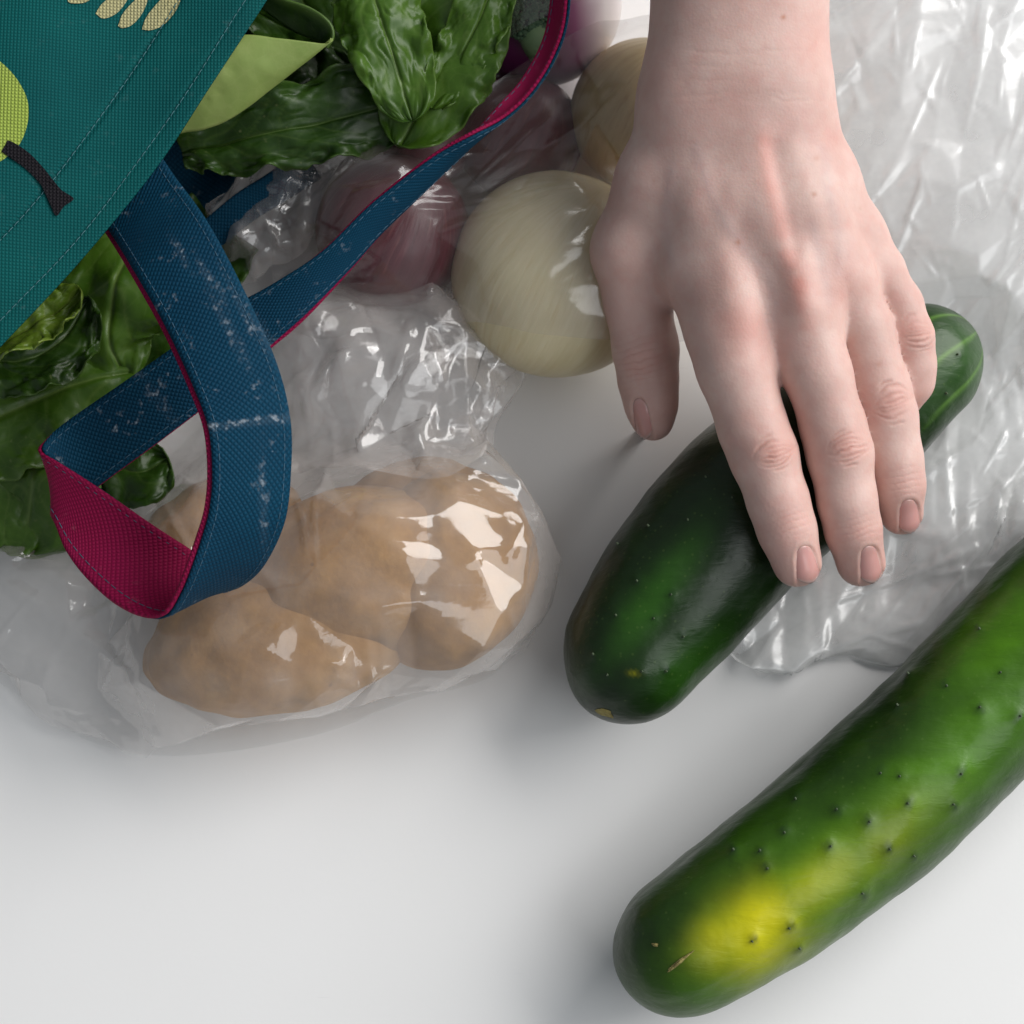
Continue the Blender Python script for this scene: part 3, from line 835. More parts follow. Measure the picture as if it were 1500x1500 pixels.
film('bag_flap', (
    [(560, 240), (640, 190), (760, 145), (860, 100), (1010, 25)],
    [(1010, 25), (1010, -30), (1010, -80)],
    [(560, -80), (700, -80), (860, -80), (1010, -80)],
    [(560, 240), (555, 100), (560, -80)]),
    .0023, 1.03, F2n, M['sheer'], 23, bag2, rough0=.002, bend=.2, it=(160, 90), poly=(9, .0022, 10, 20, 2.6), creases=[(25, .0035, .06, .0010, 25, 15)], facets=[(.018, .0016, 15, 25, 2.5, None)])

# crumpled film poking out between the strap and the lettuce
bag3 = empty('plastic_bag')
tag(bag3, 'small shiny crumple of clear plastic between the blue strap and the dark lettuce', 'plastic bag')
B3H = [(*P(420, 330, 0)[:2], .012, .026, .022, .016, 30)]
film('bag_front', (
    [(330, 440), (400, 420), (470, 370), (545, 300)],
    [(545, 300), (555, 260), (545, 215)],
    [(312, 325), (380, 280), (430, 250), (500, 218), (545, 215)],
    [(330, 440), (318, 390), (312, 325)]),
    .0014, 1.2, lambda x, y: hfield(B3H, x, y, .001, .012), M['clear'], 31, bag3, rough0=.004, poly=(6, .0065, 11, 40, 1.5), creases=[(50, .0035, .03, .0020, 50, 50)], facets=[(.011, .004, 23, 40, 1.4, None), (.005, .005, 24, 0, 1.3, None)])

# milky bag to the right
bag4 = empty('plastic_bag')
tag(bag4, 'large milky white plastic bag spread under the hand and the cucumber', 'plastic bag')
B4H = []
for (x, y, z, a, b, h, rot) in [(1400, 60, .006, .075, .040, .022, 20), (1330, 230, .004, .05, .04, .016, 30), (1480, 300, .004, .05, .05, .020, -40), (1440, 620, .002, .05, .045, .006, 40)]:
    c = P(x, y, 0); B4H.append((c[0], c[1], z, a, b, h, rot))
def sc4(g):
    x, y = g[..., 0], g[..., 1]
    return 1.09 + .09 * np.clip((420 - y) / 300, 0, 1) + .03 * np.clip((y - 650) / 100, 0, 1)
c1ctr = cr(np.array([(862, 1042), (1002, 850), (1085, 755), (1280, 588), (1426, 486)], float), 60)
C1W = P(c1ctr[:, 0], c1ctr[:, 1], .027)
F4 = bake(B4H, 8)
def h4(x, y):
    h = F4(x, y)
    # pressed flat where the cucumber lies on it
    d = np.min(np.hypot(x[..., None] - C1W[::3, 0], y[..., None] - C1W[::3, 1]), -1)
    return np.where(d < .026, np.minimum(h, .0012 + np.clip(d - .012, 0, 1) * .6), h)
film('bag_front', (
    [(1010, 880), (1075, 940), (1110, 992), (1140, 984), (1200, 972), (1290, 960), (1332, 972), (1400, 925), (1560, 860), (1640, 800)],
    [(1640, 800), (1640, 500), (1640, 200), (1640, -90)],
    [(1130, -90), (1300, -90), (1450, -90), (1640, -90)],
    [(1010, 880), (1100, 740), (1150, 600), (1150, 400), (1150, 200), (1130, -90)]),
    .0019, sc4, h4, M['milky'], 41, bag4, rough0=.004, bend=.08, poly=(8, .0028, 12, 32, 2.2), creases=[(110, .0045, .07, .0020, 35, 22), (260, .0024, .020, .0011, -60, 40)], facets=[(.017, .0040, 33, 32, 2.6, lambda x, y: .25 + .75 * np.clip((480 - y) / 250, 0, 1)), (.008, .0020, 34, 40, 2.4, lambda x, y: .5 + .5 * np.clip((480 - y) / 250, 0, 1)), (.0055, .0018, 36, -75, 2.4, lambda x, y: np.clip((y - 430) / 120, 0, 1))])
flat_film('bag_back', [(1015, 870), (1080, 945), (1113, 993), (1145, 978), (1230, 968), (1340, 965), (1420, 905), (1640, 780), (1640, 300), (1640, -80), (1140, -80), (1160, 400), (1110, 730)], M['under'], bag4)

# ------------------------------------------------------------------ tote bag with its strap
tote = empty('tote_bag')
tag(tote, 'teal woven tote lying on its side, with printed fruit and a pink lined blue strap', 'tote bag')
EDGE = cr(np.array([(420, -50), (391, 0), (310, 122), (225, 250), (112, 388), (0, 508), (-50, 560)], float), 90)
NIN = np.array([-.794, -.607])
def tote_z(d):
    return .078 + .012 * np.sin(np.clip(d / 420, 0, 1) * 1.6)
def on_panel(px, py, lift=0):
    """point of the tote's upper panel seen at a pixel"""
    px = np.asarray(px, float); py = np.asarray(py, float)
    dd = (np.stack([px, py], -1)[..., None, :] - EDGE) @ NIN
    k = np.argmin(np.hypot(px[..., None] - EDGE[:, 0], py[..., None] - EDGE[:, 1]), -1)
    d = np.take_along_axis(dd, k[..., None], -1)[..., 0]
    al = k / 90.
    z = tote_z(d) + .0016 * np.sin(al * 9 + d * .01) + .0010 * np.sin(d * .022 + al * 5)
    hem = np.where(np.abs(d - 108) < 3, -.0005, 0) + np.where(np.abs(d - 25) < 2, -.0004, 0)
    return P(px, py, z + lift + hem)
dist = np.r_[0, 6, 12, 18, 22, 25, 28, 34, np.linspace(42, 100, 9), 104, 106, 108, 110, 113, np.linspace(122, 520, 34)]
G = EDGE[:, None] + NIN[None, None] * dist[None, :, None]
V = on_panel(G[..., 0], G[..., 1])
uvw = np.concatenate([V[..., :2], np.zeros((*V.shape[:2], 1))], -1)
vw = np.zeros(V.shape[:2])
body = mesh('front_panel', V, grid_faces(*V.shape[:2]), M['teal'], tote, attrs=dict(wear=vw), uv=uvw)
so = body.modifiers.new('thickness', 'SOLIDIFY'); so.thickness = .0014; so.offset = -1
# bottom panel resting on the table, and the folded side that joins them out of the frame
dist2 = np.linspace(-60, 520, 24)
E2 = cr(np.array([(520, -60), (450, 60), (360, 250), (300, 330), (130, 470), (20, 560), (-60, 640)], float), 40)
G2 = E2[:, None] + NIN[None, None] * (dist2[None, :, None] + 60)
V2 = P(G2[..., 0], G2[..., 1], .004 + .003 * np.sin(dist2 / 60)[None])
V2[..., 2] += .010 * np.clip(1 - (dist2 + 60) / 60, 0, 1)[None]
o = mesh('back_panel', V2, grid_faces(*V2.shape[:2]), M['navy'], tote, attrs=dict(wear=np.zeros(V2.shape[:2])), uv=np.concatenate([V2[..., :2], np.zeros((*V2.shape[:2], 1))], -1))
so = o.modifiers.new('thickness', 'SOLIDIFY'); so.thickness = .0014
qa = V[:, -1]; qb = V2[np.linspace(0, 39, 90).astype(int), -1]
mid = [qa * (1 - k) + qb * k + np.array([-.02, .015, 0]) * math.sin(k * math.pi) for k in np.linspace(0, 1, 9)]
o = mesh('base_panel', np.array(mid), grid_faces(9, 90), M['inner'], tote)
# side gusset at the top, beyond the frame
ga = V[0]; gb = V2[0][np.linspace(0, 23, V.shape[1]).astype(int)]
mid = [ga * (1 - k) + gb * k + np.array([.01, .012, 0]) * math.sin(k * math.pi) for k in np.linspace(0, 1, 7)]
mesh('side_gusset', np.array(mid), grid_faces(7, V.shape[1]), M['inner'], tote)
# lining inside the mouth, near-black to carry the shade there
Vl = V.copy(); Vl[..., 2] -= .0022
mesh('lining', Vl[:, 1:], grid_faces(V.shape[0], V.shape[1] - 1), M['inner'], tote)

def tube(pts, r, sides=6):
    pts = np.asarray(pts)
    t = np.gradient(pts, axis=0); t /= np.linalg.norm(t, axis=1)[:, None] + 1e-12
    a = np.cross(t, [0, 0, 1.]); a /= np.linalg.norm(a, axis=1)[:, None] + 1e-12
    b = np.cross(a, t)
    ph = np.arange(sides) / sides * 2 * math.pi
    v = pts[:, None] + (a[:, None] * np.cos(ph)[None, :, None] + b[:, None] * np.sin(ph)[None, :, None]) * r
    return v.reshape(-1, 3), grid_faces(len(pts), sides, True)

def stitches(name, pts, mat, parent, step=.0026, r=.00014, gap=.25):
    """dashes of thread along a polyline of points"""
    pts = resample(pts, max(4, int(np.linalg.norm(np.diff(pts, axis=0), axis=1).sum() / step) * 4 + 1))
    vs, fs, k = [], [], 0
    for i in range(0, len(pts) - 4, 4):
        seg = pts[i:i + 4].copy()
        seg[[0, -1], 2] -= .00025
        v, f = tube(seg, r, 5)
        vs.append(v); fs.append(f + k); k += len(v)
    o = mesh(name, np.vstack(vs), np.vstack(fs), mat, parent)
    o['kind'] = 'stuff'
    return o
for d_ in (25, 108):
    L = EDGE + NIN * d_ + (np.sin(np.arange(90) * .25) * 1.2)[:, None]
    stitches('seam', on_panel(L[:, 0], L[:, 1], .0006), M['thread'], tote)

def decal(name, outline, mat, lift=.00035):
    c = cr(np.array(outline + outline[:1], float), 72)[:-1]
    m_ = c.mean(0)
    rings = np.array([m_ + (c - m_) * k for k in (.01, .25, .5, .75, 1.0)])
    v = on_panel(rings[..., 0], rings[..., 1], lift)
    uv = np.concatenate([v[..., :2], np.zeros((5, len(c), 1))], -1)
    return mesh(name, v, grid_faces(5, len(c), True), mat, tote, attrs=dict(wear=np.zeros(v.shape[:2])), uv=uv)
decal('printed_fruit', [(-60, 90), (-20, 82), (0, 90), (22, 112), (38, 140), (42, 165), (38, 190), (28, 212), (12, 228), (-5, 238), (-40, 240), (-80, 200), (-90, 140)], M['lime'])
o = decal('printed_stalk', [(2, 222), (8, 212), (14, 206), (40, 222), (62, 244), (78, 264), (92, 280), (108, 291), (94, 302), (82, 316), (72, 292), (58, 268), (36, 246), (16, 232)], M['black'], .0006)
for pts in ([(102, -14), (100, 2), (112, 5), (128, 2), (138, -10), (130, -22)],
            [(140, 20), (150, 5), (170, -8), (190, -12), (184, 4), (170, 20), (152, 27)],
            [(173, 38), (180, 20), (196, 2), (212, -10), (216, 0), (208, 20), (194, 36), (180, 41)],
            [(208, 43), (213, 28), (224, 12), (240, -4), (262, -16), (264, 0), (256, 18), (240, 36), (222, 44)]):
    decal('printed_leaf', pts, M['sand'])

# one long strap: station = outer edge (px, py, z cm), inner edge
ST = [((195, 165, 7.6), (95, 255, 7.6)), ((250, 250, 7.6), (156, 340, 7.6)), ((302, 322, 8.4), (200, 412, 8.4)), ((352, 415, 8.7), (243, 490, 8.8)),
      ((402, 525, 8.6), (280, 572, 8.9)), ((424, 612, 8.2), (300, 628, 8.8)), ((425, 690, 7.6), (306, 690, 8.4)), ((416, 762, 6.8), (302, 745, 7.9)),
      ((388, 822, 5.6), (290, 790, 7.4)), ((358, 852, 4.6), (276, 832, 7.0)), ((330, 862, 3.9), (262, 868, 6.5)), ((312, 850, 3.6), (240, 902, 5.9)),
      ((298, 825, 3.7), (206, 902, 5.4)), ((274, 803, 4.0), (165, 880, 4.9)), ((222, 768, 4.5), (125, 842, 4.5)), ((150, 718, 4.8), (98, 805, 4.4)),
      ((88, 678, 4.8), (84, 768, 4.3)), ((63, 662, 4.6), (79, 752, 4.1)), ((66, 646, 4.2), (92, 760, 3.7)), ((98, 618, 4.0), (145, 716, 3.5)),
      ((185, 558, 4.4), (245, 642, 4.0)), ((275, 495, 4.9), (330, 575, 4.6)), ((345, 448, 5.2), (395, 512, 5.1)), ((405, 414, 5.6), (450, 462, 5.5)),
      ((473, 367, 6.2), (512, 396, 5.8)), ((547, 295, 6.9), (560, 341, 6.2)), ((635, 228, 7.6), (622, 279, 6.6)), ((694, 196, 7.9), (686, 212, 6.9)),
      ((740, 172, 7.4), (733, 156, 7.0)), ((780, 134, 7.4), (768, 116, 6.9)), ((811, 84, 7.6), (798, 60, 7.0)), ((829, 28, 7.8), (810, 0, 7.1)), ((834, -60, 8.0), (814, -70, 7.2))]
NS = 420
LIFT = np.interp(np.arange(len(ST)), [0, 1, 2, 4, 8, 20, 26, 40], [-.012, -.009, -.002, .004, .010, .010, .002, 0])
A = cr(np.array([P(a[0], a[1], a[2] / 100 + q) for (a, b), q in zip(ST, LIFT)]), NS)
B = cr(np.array([P(b[0], b[1], b[2] / 100 + q) for (a, b), q in zip(ST, LIFT)]), NS)
strap_len = np.r_[0, np.cumsum(np.linalg.norm(np.diff((A + B) / 2, axis=0), axis=1))]
def strip(off, va, vb, m=17):
    k = np.linspace(0, 1, m)
    kk = va + (np.broadcast_to(vb, NS) - va)[:, None] * k[None]
    V = A[:, None] * (1 - kk[..., None]) + B[:, None] * kk[..., None]
    w = np.linalg.norm(A - B, axis=1)
    t = np.gradient((A + B) / 2, axis=0)
    n = np.cross(t, A - B); n /= np.linalg.norm(n, axis=1)[:, None] + 1e-9
    if n[20, 2] < 0: n = -n
    for _ in range(4):
        n = (np.vstack([n[:1], n[:-1]]) + n + np.vstack([n[1:], n[-1:]])) / 3
    n /= np.linalg.norm(n, axis=1)[:, None] + 1e-9
    crown = (1 - (2 * k - 1) ** 2) * .0012
    V = V + n[:, None] * (off + crown)[None, :, None]
    uv = np.stack(np.broadcast_arrays(strap_len[:, None], k[None] * .0245, np.zeros((1, 1))), -1)
    return V, uv, n
strap = empty('strap'); strap.parent = tote
Vb, ub, nb = strip(.0005, 0, .965)
pxs, pys = PX(Vb)
wear = np.exp(-((strap_len[:, None] - np.interp(5.0, np.arange(len(ST)) * (NS - 1) / (len(ST) - 1) / ((NS - 1) / (len(ST) - 1)), np.interp(np.arange(len(ST)) * (NS - 1) / (len(ST) - 1), np.arange(NS), strap_len))) / .0009) ** 2) * 1.0 * np.ones(Vb.shape[:2])
for k_, (x, y, l_, ang) in enumerate([(330, 470, 40, 60), (345, 500, 36, 62), (360, 460, 50, 62), (395, 500, 30, 65), (235, 590, 40, 55), (385, 740, 60, 88), (265, 370, 20, 60), (300, 400, 20, 60), (322, 430, 16, 60)]):
    dx, dy = pxs - x, pys - y; ca, sa = math.cos(R(ang)), math.sin(R(ang))
    u, v = dx * ca + dy * sa, -dx * sa + dy * ca
    wear = np.maximum(wear, .8 * np.exp(-(u / l_) ** 2 - (v / 4.0) ** 2) * (nb[:, None, 2] > .1))
o = mesh('strap_face', Vb, grid_faces(*Vb.shape[:2]), M['navy'], strap, attrs=dict(wear=wear), uv=ub)
so = o.modifiers.new('thickness', 'SOLIDIFY'); so.thickness = .0008; so.offset = 0
edge_ = np.interp(np.linspace(0, len(ST) - 1, NS), [0, 16.5, 17.5, 21.5, 22.5, 40], [1.015, 1.015, .97, .97, 1.015, 1.015])
Vp, up_, _ = strip(-.0007, 0.002, edge_)
o = mesh('strap_lining', Vp, grid_faces(*Vp.shape[:2]), M['pink'], strap, attrs=dict(wear=np.zeros(Vp.shape[:2])), uv=up_)
so = o.modifiers.new('thickness', 'SOLIDIFY'); so.thickness = .0010; so.offset = 0
for k_ in (.09, .88):
    L = A * (1 - k_) + B * k_ + nb * .0014
    stitches('strap_seam', L, M['thread2'], strap, .0030, .00014)
    L = A * (1 - k_) + B * k_ - nb * .0008
    stitches('strap_seam', L, M['thread2'], strap, .0030, .00014)

A2 = cr(np.array([P(*q) for q in [(440, 215, .030), (395, 252, .034), (345, 284, .032), (290, 330, .026)]]), 40)
B2 = cr(np.array([P(*q) for q in [(470, 262, .026), (420, 292, .028), (372, 322, .027), (315, 368, .022)]]), 40)
k = np.linspace(0, 1, 13)
V = A2[:, None] * (1 - k[None, :, None]) + B2[:, None] * k[None, :, None]
uv = np.stack(np.broadcast_arrays(np.linspace(0, .06, 40)[:, None], k[None] * .012, np.zeros((1, 1))), -1)
o = mesh('strap', V, grid_faces(40, 13), M['navy'], tote, attrs=dict(wear=np.zeros(V.shape[:2])), uv=uv)
so = o.modifiers.new('thickness', 'SOLIDIFY'); so.thickness = .0015
stitches('strap_seam', A2 * .85 + B2 * .15 + np.array([0, 0, .0004]), M['thread2'], tote, .003, .00014)

# ------------------------------------------------------------------ lettuce and spinach
def leaf(parent, mid, widths, mat, cup=(0, 0), ruffle=.0028, pucker=.0014, nv=9, seed=0, skew=(1, 1), tipw=.0, roll=0, fold=0):
    """midrib (px, py, z cm) from stalk to tip; half widths in pixels; cup lifts left and right edges (cm)"""
    NU, NV = 96, 61
    m_ = cr(np.array([P(x, y, z / 100) for x, y, z in mid]), NU)
    w = np.interp(np.linspace(0, 1, NU), np.linspace(0, 1, len(widths)), widths)
    w = np.convolve(np.r_[np.full(4, w[0]), w, np.full(4, w[-1])], np.ones(9) / 9, 'valid')
    u = np.linspace(0, 1, NU)
    w = w * np.sqrt(np.clip(1 - np.clip((u - .86) / .14, 0, 1) ** 2, 0, 1)) + .5
    w = w * S(.05)
    t = np.gradient(m_, axis=0); t /= np.linalg.norm(t, axis=1)[:, None]
    sd = np.cross(t, [0, 0, 1.]); sd /= np.linalg.norm(sd, axis=1)[:, None]
    n = np.cross(sd, t)
    ca, sa = math.cos(R(roll)), math.sin(R(roll))
    sd, n = sd * ca + n * sa, n * ca - sd * sa
    v = np.linspace(-1, 1, NV)
    U, Vv = np.meshgrid(u, v, indexing='ij')
    av = np.abs(Vv)
    base = np.stack([U * 6 + seed * 3.1, Vv * 2 + seed * 1.7, np.full_like(U, seed)], -1)
    rag = 1 + .07 * noise(base, 2.2, seed) + .035 * noise(base, 7, seed + 1)
    ww = np.where(Vv < 0, skew[0], skew[1]) * w[:, None] * rag
    h = np.where(Vv < 0, cup[0], cup[1]) / 100 * av ** 1.6
    edge = ruffle * av ** 2.5 * (np.sin(U * 26 + 2.4 * noise(base, 1.5, seed + 2) + np.sign(Vv) * 1.2 + seed) + .5 * noise(base, 5, seed + 4))
    s = U * nv * .75 - av * 1.5 + .75 * noise(base, .9, seed + 5) + .18 * np.sign(Vv)
    fs = np.abs(s - np.round(s))                      # 0 on a side vein
    s2 = av * 3.2 + 1.1 * noise(base, 1.6, seed + 6)
    f2 = np.abs(s2 - np.round(s2))
    puck = pucker * (np.clip(fs * 2, 0, 1) ** .6) * (np.clip(f2 * 2.4, 0, 1) ** .5) * (.35 + .5 * noise(base, 1.5, seed + 7)) * np.clip(1 - av ** 6, 0, 1)
    puck = puck * .55 + pucker * fbm(base, .9, seed + 17, 2) * .8
    rib = -.0009 * np.exp(-(Vv / .05) ** 2)
    big = .0050 * fbm(base, .55, seed + 9, 2)
    H = h + edge + puck + rib + big
    Vx = m_[:, None] + sd[:, None] * (Vv * ww)[..., None] + n[:, None] * H[..., None]
    Vx[..., 2] = np.maximum(Vx[..., 2], .0035)
    vein = np.maximum(np.exp(-(Vv / .035) ** 2), .45 * np.exp(-(fs / .05) ** 2) * (1 - .5 * av))
    vein = np.maximum(vein, .12 * np.exp(-(f2 / .07) ** 2))
    rim = np.clip((av - .955) / .04, 0, 1)
    o = mesh('leaf', Vx, grid_faces(NU, NV), mat, parent, attrs=dict(vein=vein, rim=rim))
    so = o.modifiers.new('thickness', 'SOLIDIFY'); so.thickness = .0005; so.offset = 0
    return o

up = empty('lettuce')
tag(up, 'dark leafy lettuce spilling from the mouth of the teal tote at the top', 'lettuce')
leaf(up, [(420, -60, 3.6), (470, 60, 3.4), (520, 160, 3.0)], [60, 90, 60], M['leafd'], (.4, .6), seed=12)
leaf(up, [(330, 60, 3.0), (420, 120, 3.0), (520, 120, 3.4)], [50, 70, 50], M['leafd'], (.4, .5), seed=13)
leaf(up, [(265, 222, 4.6), (320, 210, 4.9), (420, 190, 5.2), (520, 165, 5.3), (630, 140, 5.0)], [22, 40, 58, 60, 50], M['leafd'], (.5, -.5), .004, .0018, seed=2)
leaf(up, [(680, -60, 5.6), (665, 40, 6.0), (635, 120, 5.7), (585, 215, 5.2)], [66, 88, 84, 50], M['leafm'], (.2, -.2), .002, .0010, 5, seed=3)
leaf(up, [(735, -50, 6.4), (705, 20, 6.5), (670, 90, 6.1), (635, 160, 5.6)], [30, 44, 42, 20], M['leafm'], (-.2, .2), .002, .0012, 7, seed=4)
leaf(up, [(535, -60, 6.3), (548, 0, 6.6), (572, 70, 6.7), (605, 178, 6.0)], [44, 66, 62, 40], M['leafm'], (-.2, -.3), .0015, .0026, 3, seed=5)
# the folded pale leaf: dark inner face curling up to a bright rim, pale underside below it
leaf(up, [(330, -10, 4.8), (390, 24, 4.8), (430, 42, 5.0), (470, 60, 5.6)], [30, 34, 34, 24], M['leafd'], (.1, 0), .0006, .0004, 6, seed=7)
rim = [((372, -18, 7.2), (360, -6, 6.4)), ((410, -2, 7.4), (395, 22, 6.4)), ((452, 12, 7.5), (432, 48, 6.4)), ((480, 32, 7.5), (462, 58, 6.5)), ((487, 52, 7.4), (470, 62, 6.7)), ((478, 70, 7.2), (462, 66, 6.8))]
ra_ = cr(np.array([P(a[0], a[1], a[2] / 100) for a, b in rim]), 50); rb_ = cr(np.array([P(b[0], b[1], b[2] / 100) for a, b in rim]), 50)
k = np.linspace(0, 1, 12)
V = ra_[:, None] * (1 - k[None, :, None]) + rb_[:, None] * k[None, :, None]
o = mesh('leaf', V, grid_faces(50, 12), M['leafd'], up, attrs=dict(vein=np.broadcast_to(np.clip(1.2 - k * 5, 0, 1), V.shape[:2]), rim=np.broadcast_to(np.clip(1.4 - k * 4, 0, 1), V.shape[:2])))
so = o.modifiers.new('thickness', 'SOLIDIFY'); so.thickness = .0008
top_ = cr(np.array([P(*q) for q in [(215, 150, .066), (300, 75, .074), (352, 52, .077), (415, 56, .076), (474, 64, .073), (488, 56, .0735)]]), 70)
bot_ = cr(np.array([P(*q) for q in [(205, 225, .058), (262, 197, .060), (300, 190, .061), (345, 170, .063), (398, 130, .066), (488, 60, .073)]]), 70)
k = np.linspace(0, 1, 40)
V = top_[:, None] * (1 - k[None, :, None]) + bot_[:, None] * k[None, :, None]
V[..., 2] += .006 * np.sin(k * math.pi)[None] * np.clip(np.linspace(1.3, -.1, 70), 0, 1)[:, None] + .0012 * fbm(V, 60, 4)
o = mesh('leaf', V, grid_faces(70, 40), M['leafl'], up, attrs=dict(vein=np.clip(fbm(V, 120, 3) * 1.4 - .3, 0, 1) * .4, rim=np.broadcast_to(np.clip((k - .965) / .03, 0, 1), V.shape[:2])))
so = o.modifiers.new('thickness', 'SOLIDIFY'); so.thickness = .0006
o['label'] = 'pale yellow green folded leaf'

lo = empty('spinach')
tag(lo, 'dark green spinach leaves spilling from under the teal tote at the left', 'spinach')
leaf(lo, [(330, 330, 1.8), (240, 420, 2.2), (170, 500, 2.2), (110, 590, 1.8)], [70, 110, 105, 50], M['leafd'], (.3, .3), .002, .0012, 5, seed=21)
leaf(lo, [(200, 330, 3.2), (170, 420, 3.2), (160, 500, 2.8), (190, 560, 2.2)], [70, 92, 80, 40], M['leafm'], (-.2, -.3), .0015, .0010, 4, seed=22)
leaf(lo, [(210, 540, 2.2), (110, 560, 2.8), (20, 600, 2.8), (-80, 660, 2.4)], [40, 90, 105, 70], M['leafm'], (-.3, .2), .002, .0018, 4, seed=23)
leaf(lo, [(30, 560, 2.2), (50, 650, 2.5), (45, 730, 2.1), (30, 812, 1.2)], [60, 96, 100, 70], M['leafm'], (-.2, -.4), .0015, .0012, 4, seed=24)
leaf(lo, [(-60, 640, 2.0), (0, 700, 2.0), (60, 750, 1.7), (110, 790, 1.0)], [60, 90, 80, 46], M['leafm'], (-.4, -.3), .002, .0014, 6, seed=25)
leaf(lo, [(100, 640, 1.6), (150, 670, 2.0), (200, 690, 2.3), (246, 672, 2.1)], [40, 60, 58, 40], M['leafd'], (.1, -.1), .0015, .001, 6, seed=26)
leaf(lo, [(-10, 510, 5.4), (40, 480, 5.6), (80, 455, 5.8), (118, 425, 5.8)], [24, 38, 34, 20], M['leafy'], (.3, .4), .0025, .0016, 6, seed=27)
leaf(lo, [(-40, 520, 3.6), (30, 530, 3.6), (90, 500, 3.4), (130, 440, 3.2)], [40, 60, 60, 30], M['leafd'], (.3, .3), .003, .002, 7, seed=28)

# ------------------------------------------------------------------ broccoli
br = empty('broccoli')
tag(br, 'grey green broccoli head peeping out beside the strap at the top', 'broccoli')
bc = P(775, 25, .048)
vs, fs, kk = [], [], 0
r2 = np.random.default_rng(5)
ico = bmesh.new(); bmesh.ops.create_icosphere(ico, subdivisions=1, radius=1)
iv = np.array([v.co[:] for v in ico.verts]); iff = np.array([[v.index for v in f.verts] for f in ico.faces]); ico.free()
for q in range(700):
    d = r2.normal(size=3); d /= np.linalg.norm(d); d[2] = abs(d[2])
    c = bc + d * np.array([.011, .0085, .007]) * (1 + .12 * noise(d[None], 3, 2)[0])
    vs.append(iv * r2.uniform(.0006, .0011) + c); fs.append(iff + kk); kk += len(iv)
o = mesh('floret_beads', np.vstack(vs), np.vstack(fs), M['flor'], br); o['kind'] = 'stuff'
stx = cr(np.array([P(770, 30, .040), P(784, 48, .047), P(790, 60, .045), P(800, 80, .03)]), 20)
v, f = tube(stx, .006, 14); mesh('stalk', v, f, M['stalk'], br)

# ------------------------------------------------------------------ the hand
def rcone(p, a, b, r1, r2):
    ba = b - a; l2 = float(ba @ ba); rr = r1 - r2; a2 = l2 - rr * rr; il2 = 1 / l2
    pa = p - a
    y = pa @ ba; z = y - l2
    x2 = ((pa * l2 - ba * y[..., None]) ** 2).sum(-1)
    y2 = y * y * l2; z2 = z * z * l2
    k = np.sign(rr) * rr * rr * x2
    c1 = np.sign(z) * a2 * z2 > k
    c2 = np.sign(y) * a2 * y2 < k
    return np.where(c1, np.sqrt(x2 + z2) * il2 - r2, np.where(c2, np.sqrt(x2 + y2) * il2 - r1, (np.sqrt(np.maximum(x2 * a2 * il2, 0)) + y * rr) * il2 - r1))

def smin(a, b, k):
    h = np.maximum(k - np.abs(a - b), 0) / k
    return np.minimum(a, b) - h * h * k * .25

def J(x, y, z, r):                                     # joint: photo pixel, height in cm, radius in pixels
    return P(x, y, z / 100), r * S(z / 100)

ARM = [[J(1052, -330, 10.6, 116), J(1051, 0, 9.3, 91), J(1041, 90, 8.8, 84), J(1024, 150, 8.4, 74)],
       [J(1112, -330, 10.6, 116), J(1117, 0, 9.3, 91), J(1121, 90, 8.8, 84), J(1132, 150, 8.4, 74)]]
PALM = [[J(1022, 150, 8.4, 80), J(1040, 300, 7.9, 64), J(1076, 448, 7.3, 58)],
        [J(1075, 150, 8.5, 84), J(1115, 300, 8.2, 62), J(1168, 428, 7.6, 55)],
        [J(1120, 150, 8.4, 80), J(1175, 300, 8.0, 60), J(1226, 400, 7.3, 52)],
        [J(1140, 150, 8.4, 74), J(1200, 265, 7.5, 56), J(1252, 345, 6.8, 42)],
        [J(1010, 170, 8.1, 72), J(968, 270, 7.2, 66), J(922, 365, 6.2, 50)],
        [J(1125, 470, 7.0, 36), J(1139, 514, 6.8, 26)],
        [J(1000, 290, 7.0, 58), J(1020, 390, 6.95, 56), J(1050, 480, 7.1, 48)]]
FING = [
    [J(1076, 448, 7.3, 56), J(1078, 540, 7.15, 56.5), J(1104, 630, 6.75, 50), J(1119, 668, 6.6, 50.5), J(1140, 735, 6.35, 45), J(1152, 775, 6.1, 42.5), J(1168, 824, 5.6, 37)],
    [J(1168, 428, 7.6, 54), J(1199, 550, 7.2, 49.5), J(1220, 625, 6.65, 47.5), J(1230, 665, 6.4, 48), J(1241, 735, 6.0, 43), J(1249, 775, 5.6, 41), J(1261, 823, 4.8, 36)],
    [J(1226, 400, 7.3, 50), J(1266, 480, 6.75, 42), J(1288, 570, 6.1, 45), J(1298, 610, 5.8, 45), J(1311, 675, 5.4, 40), J(1316, 710, 5.1, 38), J(1320, 751, 4.5, 33)],
    [J(1252, 345, 6.8, 40), J(1290, 395, 6.6, 36), J(1318, 445, 6.2, 34), J(1332, 492, 5.9, 35), J(1339, 535, 5.5, 31), J(1337, 560, 5.2, 30), J(1322, 592, 4.7, 25)],
    [J(922, 365, 5.9, 48), J(933, 440, 5.2, 49), J(946, 512, 4.5, 49), J(950, 555, 4.2, 44), J(954, 590, 3.95, 39), J(956, 614, 3.75, 32)]]
KF = [.009, .011, .007, .007, .010]

def chain(p, c, k=.0025):
    d = None
    for (a, r1), (b, r2) in zip(c[:-1], c[1:]):
        q = rcone(p, a, b, r1, r2)
        d = q if d is None else smin(d, q, k)
    return d

